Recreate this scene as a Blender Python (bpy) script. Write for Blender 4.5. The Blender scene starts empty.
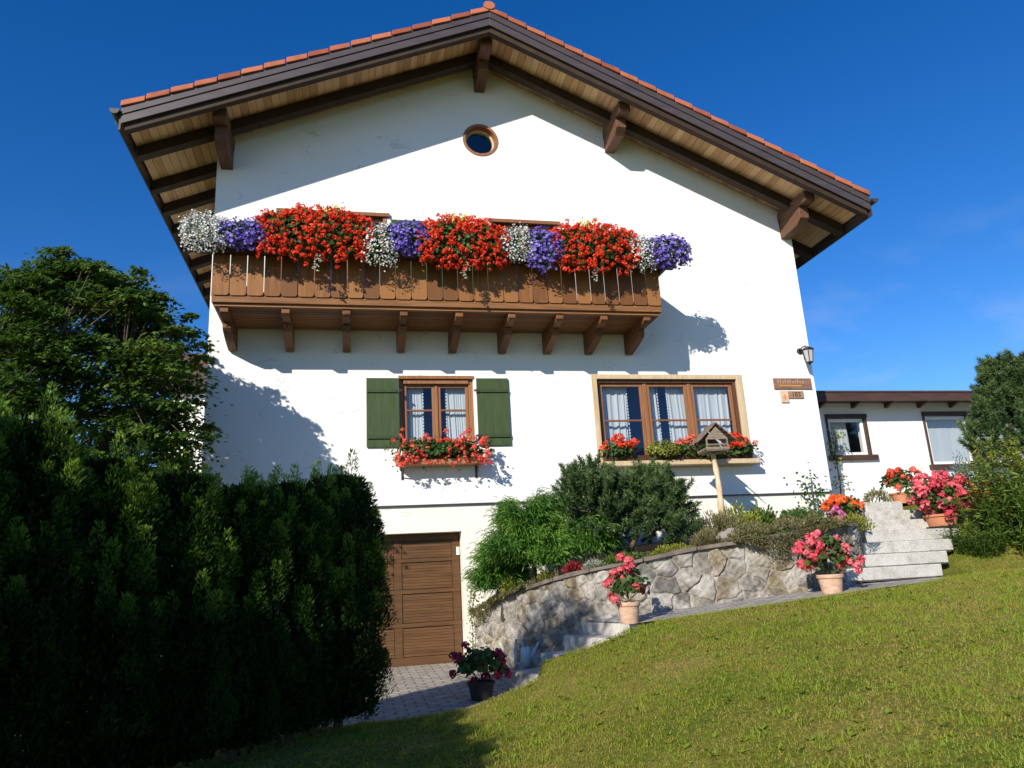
import bpy, math, random
import numpy as np
from mathutils import Vector, Matrix

S = bpy.context.scene
COL = S.collection
RNG = np.random.default_rng(7)
random.seed(7)

# ------------------------------------------------------------------ camera, sky, sun, exposure
YAW, PITCH, ROLL, FPX = 0.218876, 0.255815, -0.055046, 750.56
cam_d = bpy.data.cameras.new('camera')
cam = bpy.data.objects.new('camera', cam_d)
COL.objects.link(cam)
f_ = Vector((math.sin(YAW) * math.cos(PITCH), math.cos(YAW) * math.cos(PITCH), math.sin(PITCH)))
r0_ = Vector((math.cos(YAW), -math.sin(YAW), 0))
u0_ = r0_.cross(f_)
r_ = math.cos(ROLL) * r0_ + math.sin(ROLL) * u0_
u_ = -math.sin(ROLL) * r0_ + math.cos(ROLL) * u0_
cam.matrix_world = Matrix(((r_.x, u_.x, -f_.x, 0), (r_.y, u_.y, -f_.y, -12.4), (r_.z, u_.z, -f_.z, 1.24), (0, 0, 0, 1)))
cam_d.sensor_width = 36
cam_d.lens = FPX / 1024 * 36
cam_d.clip_start = 0.05
cam_d.clip_end = 6000
S.camera = cam

SUNV = Vector((0.94, 1.1, -0.725)).normalized()      # the way the light travels
TO = -SUNV
W = bpy.data.worlds.new('World')
S.world = W
W.use_nodes = True
nt = W.node_tree
sky = nt.nodes.new('ShaderNodeTexSky')
sky.sky_type = 'NISHITA'
sky.sun_disc = False
sky.sun_elevation = math.asin(TO.z)
sky.sun_rotation = math.atan2(TO.x, TO.y)
sky.altitude = 900
sky.air_density = 1.0
sky.dust_density = 0.05
sky.ozone_density = 3.0
bg = nt.nodes['Background']
bg.inputs[1].default_value = 0.088
# thin cirrus low in the sky, part of the sky itself
tc = nt.nodes.new('ShaderNodeTexCoord')
mp = nt.nodes.new('ShaderNodeMapping')
mp.inputs['Rotation'].default_value = (0.2, 0.5, 0.3)
mp.inputs['Scale'].default_value = (3.0, 9.0, 14.0)
nz = nt.nodes.new('ShaderNodeTexNoise')
nz.inputs['Scale'].default_value = 1.3
nz.inputs['Detail'].default_value = 6
nz.inputs['Roughness'].default_value = 0.6
rp = nt.nodes.new('ShaderNodeValToRGB')
rp.color_ramp.elements[0].position = 0.50
rp.color_ramp.elements[1].position = 0.80
sx = nt.nodes.new('ShaderNodeSeparateXYZ')
band = nt.nodes.new('ShaderNodeMapRange')
band.inputs[1].default_value = 0.42
band.inputs[2].default_value = 0.12
mul = nt.nodes.new('ShaderNodeMath'); mul.operation = 'MULTIPLY'
mul2 = nt.nodes.new('ShaderNodeMath'); mul2.operation = 'MULTIPLY'; mul2.inputs[1].default_value = 0.38
hs = nt.nodes.new('ShaderNodeHueSaturation')
hs.inputs['Saturation'].default_value = 1.35
hs.inputs['Hue'].default_value = 0.512
hs.inputs['Value'].default_value = 1.42
mx = nt.nodes.new('ShaderNodeMixRGB')
mx.inputs[2].default_value = (5.5, 6.2, 7.5, 1)
L_ = nt.links.new
L_(tc.outputs['Generated'], mp.inputs[0]); L_(mp.outputs[0], nz.inputs['Vector']); L_(nz.outputs['Fac'], rp.inputs[0])
L_(tc.outputs['Generated'], sx.inputs[0]); L_(sx.outputs['Z'], band.inputs[0])
L_(rp.outputs[0], mul.inputs[0]); L_(band.outputs[0], mul.inputs[1]); L_(mul.outputs[0], mul2.inputs[0])
L_(sky.outputs[0], hs.inputs['Color']); L_(hs.outputs[0], mx.inputs[1]); L_(mul2.outputs[0], mx.inputs[0]); L_(mx.outputs[0], bg.inputs[0])

sun_d = bpy.data.lights.new('sun', 'SUN')
sun_d.energy = 4.9
sun_d.angle = math.radians(0.5)
sun_d.color = (1.0, 0.93, 0.82)
sun = bpy.data.objects.new('sun', sun_d)
sun.rotation_euler = SUNV.to_track_quat('-Z', 'Y').to_euler()
sun.location = (-20, -25, 25)
COL.objects.link(sun)
S.view_settings.view_transform = 'Standard'
S.view_settings.look = 'None'
S.view_settings.gamma = 1
S.view_settings.exposure = 0.33
S.view_settings.use_curve_mapping = False
S.render.engine = 'CYCLES'
S.cycles.max_bounces = 6
S.cycles.transparent_max_bounces = 8

# ------------------------------------------------------------------ helpers
def tag(o, label, cat, group=None):
    o['label'] = label
    o['category'] = cat
    if group:
        o['group'] = group
    return o

def thing(name, label, cat, loc=(0, 0, 0), group=None):
    o = bpy.data.objects.new(name, None)
    o.empty_display_size = 0.2
    COL.objects.link(o)
    o.location = loc
    return tag(o, label, cat, group)

def wloc(o):
    v = Vector((0, 0, 0))
    while o is not None:
        v += o.location
        o = o.parent
    return v

def link(name, me, mat, parent=None, smooth=False, kind=None, origin=None):
    """link a mesh whose vertices are in world coordinates as ONE object"""
    o = bpy.data.objects.new(name, me)
    COL.objects.link(o)
    if mat:
        for m in (mat if isinstance(mat, (list, tuple)) else [mat]):
            me.materials.append(m)
    if parent is not None:
        o.parent = parent
        p = wloc(parent)
        me.transform(Matrix.Translation(-p))
    elif origin is not None:
        me.transform(Matrix.Translation(-Vector(origin)))
        o.location = origin
    if smooth:
        me.polygons.foreach_set('use_smooth', [True] * len(me.polygons))
    if kind:
        o['kind'] = kind
    me.update()
    return o

class MB:
    def __init__(self):
        self.v = []; self.f = []; self.m = []
        self.tint = []
    def add(self, vs, fs, tint=0.5):
        n = len(self.v)
        self.v += [tuple(v) for v in vs]
        self.f += [tuple(i + n for i in f) for f in fs]
        self.tint += [tint] * len(vs)
    def box(self, x0, x1, y0, y1, z0, z1, tint=0.5):
        self.add([(x0, y0, z0), (x1, y0, z0), (x1, y1, z0), (x0, y1, z0), (x0, y0, z1), (x1, y0, z1), (x1, y1, z1), (x0, y1, z1)],
                 [(0, 3, 2, 1), (4, 5, 6, 7), (0, 1, 5, 4), (1, 2, 6, 5), (2, 3, 7, 6), (3, 0, 4, 7)], tint)
    def hexa(self, p, tint=0.5):
        """8 corners ordered as in box"""
        self.add(p, [(0, 3, 2, 1), (4, 5, 6, 7), (0, 1, 5, 4), (1, 2, 6, 5), (2, 3, 7, 6), (3, 0, 4, 7)], tint)
    def prism(self, pts, a, b, axis='y', tint=0.5):
        """polygon pts (2d) extruded from a to b along the axis"""
        n = len(pts)
        if axis == 'y':
            P = [(x, a, z) for x, z in pts] + [(x, b, z) for x, z in pts]
        elif axis == 'x':
            P = [(a, y, z) for y, z in pts] + [(b, y, z) for y, z in pts]
        else:
            P = [(x, y, a) for x, y in pts] + [(x, y, b) for x, y in pts]
        F = [tuple(range(n)), tuple(range(2 * n - 1, n - 1, -1))]
        F += [(i, n + i, n + (i + 1) % n, (i + 1) % n) for i in range(n)]
        self.add(P, F, tint)
    def tube(self, path, rad, seg=8, cap=True, tint=0.5):
        path = [Vector([float(c) for c in p]) for p in path]
        if not isinstance(rad, (list, tuple)):
            rad = [rad] * len(path)
        rad = [float(r) for r in rad]
        V = []; F = []
        for i, p in enumerate(path):
            d = (path[min(i + 1, len(path) - 1)] - path[max(i - 1, 0)]).normalized()
            a = d.orthogonal().normalized() if abs(d.z) > 0.95 else d.cross(Vector((0, 0, 1))).normalized()
            b = d.cross(a)
            for k in range(seg):
                t = 2 * math.pi * k / seg
                V.append(p + rad[i] * (math.cos(t) * a + math.sin(t) * b))
        for i in range(len(path) - 1):
            for k in range(seg):
                F.append((i * seg + k, i * seg + (k + 1) % seg, (i + 1) * seg + (k + 1) % seg, (i + 1) * seg + k))
        if cap:
            F.append(tuple(range(seg - 1, -1, -1)))
            F.append(tuple((len(path) - 1) * seg + k for k in range(seg)))
        self.add(V, F, tint)
    def lathe(self, prof, c, seg=28, tint=0.5):
        V = []; F = []
        for r, z in prof:
            for k in range(seg):
                t = 2 * math.pi * k / seg
                V.append((c[0] + r * math.cos(t), c[1] + r * math.sin(t), c[2] + z))
        for i in range(len(prof) - 1):
            for k in range(seg):
                F.append((i * seg + k, i * seg + (k + 1) % seg, (i + 1) * seg + (k + 1) % seg, (i + 1) * seg + k))
        self.add(V, F, tint)
    def xform(self, M):
        self.v = [tuple(M @ Vector(v)) for v in self.v]
    def mesh(self, name):
        me = bpy.data.meshes.new(name)
        me.from_pydata(self.v, [], self.f)
        a = me.attributes.new('tint', 'FLOAT', 'POINT')
        a.data.foreach_set('value', self.tint)
        return me
    def build(self, name, mat, parent=None, smooth=False, kind=None, bevel=0, origin=None):
        o = link(name, self.mesh(name), mat, parent, smooth, kind, origin)
        if bevel:
            b = o.modifiers.new('bevel', 'BEVEL')
            b.width = bevel; b.segments = 2; b.limit_method = 'ANGLE'; b.angle_limit = math.radians(40)
        return o

def fast(name, V, n, tint=None):
    """V: (faces*n,3) array, every n vertices one face"""
    V = np.ascontiguousarray(V.reshape(-1, 3), dtype=np.float32)
    nv = len(V); nf = nv // n
    me = bpy.data.meshes.new(name)
    me.vertices.add(nv)
    me.vertices.foreach_set('co', V.ravel())
    me.loops.add(nv)
    me.loops.foreach_set('vertex_index', np.arange(nv, dtype=np.int32))
    me.polygons.add(nf)
    me.polygons.foreach_set('loop_start', np.arange(0, nv, n, dtype=np.int32))
    if tint is not None:
        a = me.attributes.new('tint', 'FLOAT', 'POINT')
        a.data.foreach_set('value', np.repeat(np.asarray(tint, dtype=np.float32), n))
    me.update(calc_edges=True)
    return me

def unit(a):
    return a / np.maximum(np.linalg.norm(a, axis=-1, keepdims=True), 1e-9)

def rdir(n):
    return unit(RNG.normal(size=(n, 3)))

def leaf_quads(P, D, N, length, width, fold=0.0):
    """kite leaves: base at P, pointing along D, face normal about N"""
    n = len(P)
    length = np.broadcast_to(np.asarray(length, float), (n,))[:, None]
    width = np.broadcast_to(np.asarray(width, float), (n,))[:, None]
    D = unit(D); Sd = unit(np.cross(D, N)); Nn = np.cross(Sd, D)
    a = P
    b = P + D * length * 0.45 + Sd * width * 0.5 + Nn * fold * width
    c = P + D * length
    d = P + D * length * 0.45 - Sd * width * 0.5 + Nn * fold * width
    return np.stack([a, b, c, d], 1)

# ------------------------------------------------------------------ materials
def mat(name, rough=0.6, spec=0.4):
    m = bpy.data.materials.new(name)
    m.use_nodes = True
    b = m.node_tree.nodes['Principled BSDF']
    b.inputs['Roughness'].default_value = rough
    b.inputs['Specular IOR Level'].default_value = spec
    return m, m.node_tree, b

def nd(t, typ, **kw):
    n = t.nodes.new(typ)
    for k, v in kw.items():
        if k in n.inputs:
            n.inputs[k].default_value = v
        else:
            setattr(n, k, v)
    return n

def ramp(t, stops):
    r = t.nodes.new('ShaderNodeValToRGB')
    el = r.color_ramp.elements
    el[0].position, el[0].color = stops[0][0], (*stops[0][1], 1)
    el[1].position, el[1].color = stops[-1][0], (*stops[-1][1], 1)
    for p, c in stops[1:-1]:
        e = el.new(p); e.color = (*c, 1)
    return r

def noisy(name, c0, c1, scale=4, rough=0.7, bump=0.0, bscale=40, stretch=(1, 1, 1), spec=0.3, detail=5, use_tint=False, bdist=0.01):
    m, t, b = mat(name, rough, spec)
    tc = nd(t, 'ShaderNodeTexCoord'); mp = nd(t, 'ShaderNodeMapping')
    mp.inputs['Scale'].default_value = stretch
    t.links.new(tc.outputs['Object'], mp.inputs[0])
    n = nd(t, 'ShaderNodeTexNoise', Scale=scale, Detail=detail, Roughness=0.6)
    t.links.new(mp.outputs[0], n.inputs['Vector'])
    r = ramp(t, [(0.3, c0), (0.7, c1)])
    if use_tint:
        at = nd(t, 'ShaderNodeAttribute', attribute_name='tint')
        ad = nd(t, 'ShaderNodeMath', operation='ADD')
        sb = nd(t, 'ShaderNodeMath', operation='SUBTRACT')
        sb.inputs[1].default_value = 0.5
        t.links.new(at.outputs['Fac'], sb.inputs[0])
        t.links.new(n.outputs['Fac'], ad.inputs[0]); t.links.new(sb.outputs[0], ad.inputs[1])
        t.links.new(ad.outputs[0], r.inputs[0])
    else:
        t.links.new(n.outputs['Fac'], r.inputs[0])
    t.links.new(r.outputs[0], b.inputs['Base Color'])
    if bump:
        n2 = nd(t, 'ShaderNodeTexNoise', Scale=bscale, Detail=4)
        t.links.new(mp.outputs[0], n2.inputs['Vector'])
        bp = nd(t, 'ShaderNodeBump', Strength=bump, Distance=bdist)
        t.links.new(n2.outputs['Fac'], bp.inputs['Height'])
        t.links.new(bp.outputs[0], b.inputs['Normal'])
    return m

def leafmat(name, stops, trans=0.35, rough=0.5, spec=0.3):
    """leaf or petal whose colour comes from the per-leaf tint"""
    m, t, b = mat(name, rough, spec)
    at = nd(t, 'ShaderNodeAttribute', attribute_name='tint')
    r = ramp(t, stops)
    t.links.new(at.outputs['Fac'], r.inputs[0])
    t.links.new(r.outputs[0], b.inputs['Base Color'])
    if trans:
        tr = nd(t, 'ShaderNodeBsdfTranslucent')
        t.links.new(r.outputs[0], tr.inputs['Color'])
        mxs = nd(t, 'ShaderNodeMixShader')
        mxs.inputs[0].default_value = trans
        t.links.new(b.outputs[0], mxs.inputs[1]); t.links.new(tr.outputs[0], mxs.inputs[2])
        t.links.new(mxs.outputs[0], t.nodes['Material Output'].inputs['Surface'])
    return m

def wood(name, c0, c1, axis='z', rough=0.6, scale=1.0):
    st = {'x': (1.2, 14, 14), 'y': (14, 1.2, 14), 'z': (14, 14, 1.2)}[axis]
    return noisy(name, c0, c1, scale=1.6 * scale, rough=rough, bump=0.25, bscale=3, stretch=st, use_tint=True, bdist=0.004)

def stucco(name, col, warm):
    m, t, b = mat(name, 0.9, 0.15)
    tc = nd(t, 'ShaderNodeTexCoord')
    n1 = nd(t, 'ShaderNodeTexNoise', Scale=0.7, Detail=5)
    r = ramp(t, [(0.3, warm), (0.65, col)])
    t.links.new(tc.outputs['Object'], n1.inputs['Vector'])
    t.links.new(n1.outputs['Fac'], r.inputs[0])
    # trowel drag marks: thin short scratches
    mp = nd(t, 'ShaderNodeMapping'); mp.inputs['Scale'].default_value = (1.0, 1.0, 2.2); mp.inputs['Rotation'].default_value = (0, 0.5, 0)
    t.links.new(tc.outputs['Object'], mp.inputs[0])
    wv = nd(t, 'ShaderNodeTexVoronoi', Scale=2.6, feature='DISTANCE_TO_EDGE')
    ds = nd(t, 'ShaderNodeTexNoise', Scale=3.0, Detail=5)
    t.links.new(mp.outputs[0], ds.inputs['Vector'])
    ad = nd(t, 'ShaderNodeMixRGB'); ad.inputs[0].default_value = 0.35
    t.links.new(mp.outputs[0], ad.inputs[1]); t.links.new(ds.outputs['Color'], ad.inputs[2])
    t.links.new(ad.outputs[0], wv.inputs['Vector'])
    e = nd(t, 'ShaderNodeMapRange'); e.inputs[1].default_value = 0.0; e.inputs[2].default_value = 0.02
    t.links.new(wv.outputs['Distance'], e.inputs[0])
    gate = nd(t, 'ShaderNodeTexNoise', Scale=1.9, Detail=3)
    t.links.new(tc.outputs['Object'], gate.inputs['Vector'])
    g2 = nd(t, 'ShaderNodeMapRange'); g2.inputs[1].default_value = 0.52; g2.inputs[2].default_value = 0.62
    t.links.new(gate.outputs['Fac'], g2.inputs[0])
    inv = nd(t, 'ShaderNodeMath', operation='SUBTRACT'); inv.inputs[0].default_value = 1.0
    t.links.new(e.outputs[0], inv.inputs[1])
    gm = nd(t, 'ShaderNodeMath', operation='MULTIPLY')
    t.links.new(inv.outputs[0], gm.inputs[0]); t.links.new(g2.outputs[0], gm.inputs[1])
    mc = nd(t, 'ShaderNodeMixRGB'); mc.inputs[2].default_value = (0.30, 0.28, 0.25, 1)
    gk = nd(t, 'ShaderNodeMath', operation='MULTIPLY'); gk.inputs[1].default_value = 0.5
    t.links.new(gm.outputs[0], gk.inputs[0]); t.links.new(gk.outputs[0], mc.inputs[0])
    t.links.new(r.outputs[0], mc.inputs[1]); t.links.new(mc.outputs[0], b.inputs['Base Color'])
    n2 = nd(t, 'ShaderNodeTexNoise', Scale=16, Detail=6, Roughness=0.65)
    t.links.new(tc.outputs['Object'], n2.inputs['Vector'])
    sb = nd(t, 'ShaderNodeMath', operation='SUBTRACT')
    t.links.new(n2.outputs['Fac'], sb.inputs[0]); t.links.new(gm.outputs[0], sb.inputs[1])
    bp = nd(t, 'ShaderNodeBump', Strength=0.35, Distance=0.012)
    t.links.new(sb.outputs[0], bp.inputs['Height']); t.links.new(bp.outputs[0], b.inputs['Normal'])
    return m

def glassmat(name, refl=0.10):
    m, t, b = mat(name)
    tr = nd(t, 'ShaderNodeBsdfTransparent'); tr.inputs[0].default_value = (0.88, 0.92, 0.95, 1)
    gl = nd(t, 'ShaderNodeBsdfGlossy', Roughness=0.02)
    lw = nd(t, 'ShaderNodeLayerWeight'); lw.inputs['Blend'].default_value = 0.12
    ad = nd(t, 'ShaderNodeMath', operation='ADD'); ad.inputs[1].default_value = refl
    t.links.new(lw.outputs['Facing'], ad.inputs[0])
    ms = nd(t, 'ShaderNodeMixShader')
    t.links.new(ad.outputs[0], ms.inputs[0]); t.links.new(tr.outputs[0], ms.inputs[1]); t.links.new(gl.outputs[0], ms.inputs[2])
    t.links.new(ms.outputs[0], t.nodes['Material Output'].inputs['Surface'])
    return m

def tile_mat():
    return noisy('roof_tile_clay', (0.25, 0.065, 0.03), (0.42, 0.13, 0.06), scale=3, rough=0.75, bump=0.3, bscale=25, use_tint=True)

def paver(name, c0, c1, mortar, scale, bw=0.5, bh=0.25, bump=0.6, rough=0.85):
    m, t, b = mat(name, rough, 0.2)
    tc = nd(t, 'ShaderNodeTexCoord')
    ds = nd(t, 'ShaderNodeTexNoise', Scale=5.0, Detail=2)
    t.links.new(tc.outputs['Object'], ds.inputs['Vector'])
    ad = nd(t, 'ShaderNodeMixRGB'); ad.inputs[0].default_value = 0.03
    t.links.new(tc.outputs['Object'], ad.inputs[1]); t.links.new(ds.outputs['Color'], ad.inputs[2])
    br = nd(t, 'ShaderNodeTexBrick', Scale=scale)
    br.inputs['Color1'].default_value = (*c0, 1); br.inputs['Color2'].default_value = (*c1, 1); br.inputs['Mortar'].default_value = (*mortar, 1)
    br.inputs['Mortar Size'].default_value = 0.016; br.inputs['Brick Width'].default_value = bw; br.inputs['Row Height'].default_value = bh
    br.inputs['Mortar Smooth'].default_value = 0.4
    t.links.new(ad.outputs[0], br.inputs['Vector'])
    n = nd(t, 'ShaderNodeTexNoise', Scale=9, Detail=6)
    t.links.new(tc.outputs['Object'], n.inputs['Vector'])
    mm = nd(t, 'ShaderNodeMixRGB', blend_type='MULTIPLY'); mm.inputs[0].default_value = 0.6
    r = ramp(t, [(0.3, (0.55, 0.55, 0.55)), (0.7, (1.15, 1.12, 1.08))])
    t.links.new(n.outputs['Fac'], r.inputs[0])
    t.links.new(br.outputs['Color'], mm.inputs[1]); t.links.new(r.outputs[0], mm.inputs[2])
    t.links.new(mm.outputs[0], b.inputs['Base Color'])
    iv = nd(t, 'ShaderNodeMath', operation='SUBTRACT'); iv.inputs[0].default_value = 1
    t.links.new(br.outputs['Fac'], iv.inputs[1])
    bp = nd(t, 'ShaderNodeBump', Strength=bump, Distance=0.02)
    t.links.new(iv.outputs[0], bp.inputs['Height']); t.links.new(bp.outputs[0], b.inputs['Normal'])
    return m

def granite(name):
    m, t, b = mat(name, 0.85, 0.2)
    tc = nd(t, 'ShaderNodeTexCoord')
    n1 = nd(t, 'ShaderNodeTexNoise', Scale=70, Detail=3); n2 = nd(t, 'ShaderNodeTexNoise', Scale=3.5, Detail=7, Roughness=0.7)
    t.links.new(tc.outputs['Object'], n1.inputs['Vector']); t.links.new(tc.outputs['Object'], n2.inputs['Vector'])
    r1 = ramp(t, [(0.32, (0.34, 0.33, 0.31)), (0.5, (0.52, 0.505, 0.47)), (0.7, (0.60, 0.585, 0.55))])
    r2 = ramp(t, [(0.3, (0.62, 0.60, 0.54)), (0.5, (0.95, 0.94, 0.92)), (0.7, (1.08, 1.07, 1.05))])
    t.links.new(n1.outputs['Fac'], r1.inputs[0]); t.links.new(n2.outputs['Fac'], r2.inputs[0])
    mm = nd(t, 'ShaderNodeMixRGB', blend_type='MULTIPLY'); mm.inputs[0].default_value = 1
    t.links.new(r1.outputs[0], mm.inputs[1]); t.links.new(r2.outputs[0], mm.inputs[2]); t.links.new(mm.outputs[0], b.inputs['Base Color'])
    n3 = nd(t, 'ShaderNodeTexNoise', Scale=45, Detail=5); t.links.new(tc.outputs['Object'], n3.inputs['Vector'])
    bp = nd(t, 'ShaderNodeBump', Strength=0.5, Distance=0.008); t.links.new(n3.outputs['Fac'], bp.inputs['Height']); t.links.new(bp.outputs[0], b.inputs['Normal'])
    return m

M = {}
M['stucco'] = stucco('white_stucco', (0.82, 0.81, 0.79), (0.78, 0.77, 0.74))
M['plinth'] = stucco('cream_plinth_stucco', (0.80, 0.77, 0.68), (0.74, 0.71, 0.62))
M['bal'] = wood('balcony_board_wood', (0.15, 0.06, 0.018), (0.27, 0.115, 0.035), 'z')
M['balx'] = wood('balcony_beam_wood', (0.14, 0.06, 0.022), (0.28, 0.125, 0.045), 'x')
M['baly'] = wood('bracket_wood', (0.10, 0.042, 0.016), (0.20, 0.085, 0.03), 'y')
M['purlin'] = wood('purlin_wood', (0.085, 0.042, 0.024), (0.16, 0.08, 0.045), 'y')
M['rafter'] = noisy('rafter_dark_wood', (0.030, 0.018, 0.011), (0.05, 0.03, 0.018), scale=5, rough=0.7)
M['soffit'] = wood('soffit_board_wood', (0.44, 0.25, 0.11), (0.66, 0.43, 0.22), 'y')
M['fascia'] = noisy('fascia_sheet_brown', (0.050, 0.038, 0.039), (0.074, 0.058, 0.058), scale=2, rough=0.45, stretch=(1, 1, 6), spec=0.5)
M['gutter'] = noisy('gutter_brown_metal', (0.040, 0.030, 0.028), (0.065, 0.05, 0.047), scale=2, rough=0.4, spec=0.5)
M['tile'] = tile_mat()
M['frame'] = wood('window_frame_wood', (0.20, 0.085, 0.035), (0.31, 0.14, 0.06), 'z', rough=0.45)
M['framedark'] = wood('window_reveal_dark_wood', (0.08, 0.035, 0.018), (0.14, 0.065, 0.032), 'z', rough=0.5)
M['trim'] = wood('pale_trim_wood', (0.44, 0.315, 0.175), (0.60, 0.46, 0.30), 'z', rough=0.6)
M['shutter'] = noisy('shutter_green_paint', (0.032, 0.055, 0.018), (0.052, 0.080, 0.028), scale=2.5, rough=0.6, stretch=(8, 8, 1), bump=0.15, bscale=5, use_tint=True)
M['garage'] = wood('garage_door_wood', (0.075, 0.036, 0.013), (0.135, 0.065, 0.024), 'x', rough=0.55)
M['glass'] = glassmat('window_glass', 0.05)
M['curtain'] = leafmat('curtain_cloth', [(0, (0.62, 0.66, 0.68)), (1, (0.80, 0.82, 0.82))], 0.3, 0.9)
M['room'] = noisy('room_reflection_blue', (0.022, 0.05, 0.20), (0.03, 0.065, 0.25), scale=2, rough=0.9)  # blue put in the colour for sky reflected in the panes
M['iron'] = noisy('dark_iron', (0.02, 0.018, 0.018), (0.035, 0.03, 0.03), scale=8, rough=0.5, spec=0.5)
M['milk'] = noisy('lantern_glass', (0.35, 0.36, 0.36), (0.5, 0.5, 0.5), scale=4, rough=0.2, spec=0.6)
M['granite'] = granite('granite')
M['cap'] = noisy('cap_slab_stone', (0.09, 0.072, 0.06), (0.21, 0.17, 0.135), scale=5, rough=0.9, bump=0.6, bscale=14, bdist=0.02)
M['soil'] = noisy('garden_soil', (0.05, 0.035, 0.022), (0.10, 0.07, 0.045), scale=8, rough=0.95, bump=0.8, bscale=20, bdist=0.03)
M['pot'] = noisy('weathered_terracotta', (0.46, 0.24, 0.14), (0.62, 0.46, 0.35), scale=9, rough=0.85, bump=0.15, bscale=30, stretch=(1, 1, 2.5))
M['pot2'] = noisy('orange_terracotta', (0.44, 0.17, 0.085), (0.54, 0.23, 0.12), scale=6, rough=0.7, bump=0.1, bscale=30)
M['dark'] = noisy('dark_plastic', (0.015, 0.014, 0.013), (0.03, 0.027, 0.025), scale=6, rough=0.6)
M['boxwood'] = noisy('flower_box_brown', (0.05, 0.025, 0.012), (0.09, 0.045, 0.02), scale=6, rough=0.7)
M['bark'] = noisy('bark', (0.06, 0.045, 0.032), (0.15, 0.115, 0.085), scale=10, rough=0.95, bump=0.8, bscale=18, stretch=(3, 3, 0.7))
M['pole'] = noisy('peeled_birch_pole', (0.40, 0.26, 0.13), (0.74, 0.60, 0.42), scale=5, rough=0.8, bump=0.4, bscale=10, stretch=(3, 3, 1))
M['greywood'] = noisy('weathered_grey_wood', (0.12, 0.088, 0.065), (0.30, 0.235, 0.18), scale=6, rough=0.9, bump=0.4, bscale=10, stretch=(2, 2, 8))
M['redwood'] = noisy('annex_red_brown_wood', (0.050, 0.027, 0.021), (0.088, 0.046, 0.034), scale=3, rough=0.5, stretch=(1, 6, 6))
M['white'] = noisy('white_paint', (0.74, 0.74, 0.73), (0.82, 0.82, 0.80), scale=3, rough=0.5)
M['rock'] = noisy('field_rock', (0.20, 0.17, 0.15), (0.42, 0.37, 0.33), scale=7, rough=0.9, bump=0.6, bscale=12, bdist=0.02)
M['can'] = noisy('pale_blue_grey_plastic', (0.50, 0.57, 0.60), (0.60, 0.66, 0.68), scale=3, rough=0.4, spec=0.5)
M['paver'] = paver('driveway_paver', (0.35, 0.32, 0.275), (0.46, 0.425, 0.375), (0.22, 0.20, 0.17), 1.0, 0.24, 0.13, bump=0.7)
M['path'] = paver('path_paver', (0.34, 0.32, 0.30), (0.48, 0.455, 0.43), (0.22, 0.205, 0.18), 1.0, 0.24, 0.11, bump=0.8)
M['leaf'] = leafmat('geranium_leaf', [(0, (0.025, 0.06, 0.012)), (0.6, (0.05, 0.11, 0.022)), (1, (0.10, 0.17, 0.035))])
M['maple'] = leafmat('maple_leaf', [(0, (0.04, 0.09, 0.012)), (0.6, (0.09, 0.165, 0.022)), (0.93, (0.17, 0.235, 0.035)), (1, (0.24, 0.13, 0.03))], 0.35)
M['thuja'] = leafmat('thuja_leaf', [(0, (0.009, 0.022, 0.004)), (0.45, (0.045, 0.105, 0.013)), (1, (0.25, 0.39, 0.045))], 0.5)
M['pine'] = leafmat('pine_needle', [(0, (0.020, 0.050, 0.014)), (0.6, (0.055, 0.105, 0.030)), (1, (0.12, 0.17, 0.055))], 0.1)
M['cypress'] = leafmat('cypress_thread', [(0, (0.028, 0.085, 0.012)), (0.6, (0.06, 0.16, 0.02)), (1, (0.14, 0.27, 0.035))], 0.2)
M['olive'] = leafmat('olive_mat_leaf', [(0, (0.07, 0.075, 0.025)), (0.6, (0.16, 0.155, 0.06)), (1, (0.27, 0.22, 0.11))], 0.2)
M['yellowgreen'] = leafmat('yellow_green_leaf', [(0, (0.09, 0.13, 0.015)), (0.6, (0.20, 0.23, 0.03)), (1, (0.38, 0.36, 0.05))], 0.3)
M['midgreen'] = leafmat('perennial_leaf', [(0, (0.03, 0.07, 0.012)), (0.6, (0.07, 0.13, 0.02)), (1, (0.16, 0.22, 0.04))], 0.35)
M['phlox'] = leafmat('phlox_leaf', [(0, (0.05, 0.10, 0.015)), (0.6, (0.12, 0.20, 0.03)), (1, (0.24, 0.30, 0.06))], 0.4)
M['greyleaf'] = leafmat('grey_leaf', [(0, (0.14, 0.17, 0.12)), (1, (0.36, 0.40, 0.30))], 0.2)
M['blueleaf'] = leafmat('blue_grey_leaf', [(0, (0.05, 0.085, 0.085)), (1, (0.15, 0.21, 0.21))], 0.2)
M['redleaf'] = leafmat('red_leaf', [(0, (0.10, 0.008, 0.010)), (1, (0.30, 0.03, 0.03))], 0.3)
M['stem'] = leafmat('stem', [(0, (0.06, 0.09, 0.02)), (1, (0.14, 0.15, 0.05))], 0)
def petal(n, a, b, c, tr=0.35):
    return leafmat(n, [(0, a), (0.5, b), (1, c)], tr, 0.55, 0.25)
M['red'] = petal('red_petal', (0.55, 0.022, 0.008), (0.84, 0.065, 0.022), (0.90, 0.17, 0.075))
M['coral'] = petal('coral_petal', (0.60, 0.05, 0.03), (0.82, 0.12, 0.07), (0.88, 0.27, 0.17))
M['pink'] = petal('pink_petal', (0.60, 0.045, 0.075), (0.80, 0.12, 0.16), (0.88, 0.30, 0.32))
M['magenta'] = petal('magenta_petal', (0.22, 0.008, 0.03), (0.40, 0.02, 0.07), (0.55, 0.05, 0.12))
M['lilac'] = petal('lilac_pink_petal', (0.60, 0.08, 0.25), (0.74, 0.18, 0.42), (0.85, 0.40, 0.6))
M['orange'] = petal('orange_petal', (0.62, 0.06, 0.008), (0.80, 0.13, 0.02), (0.86, 0.24, 0.06))
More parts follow.
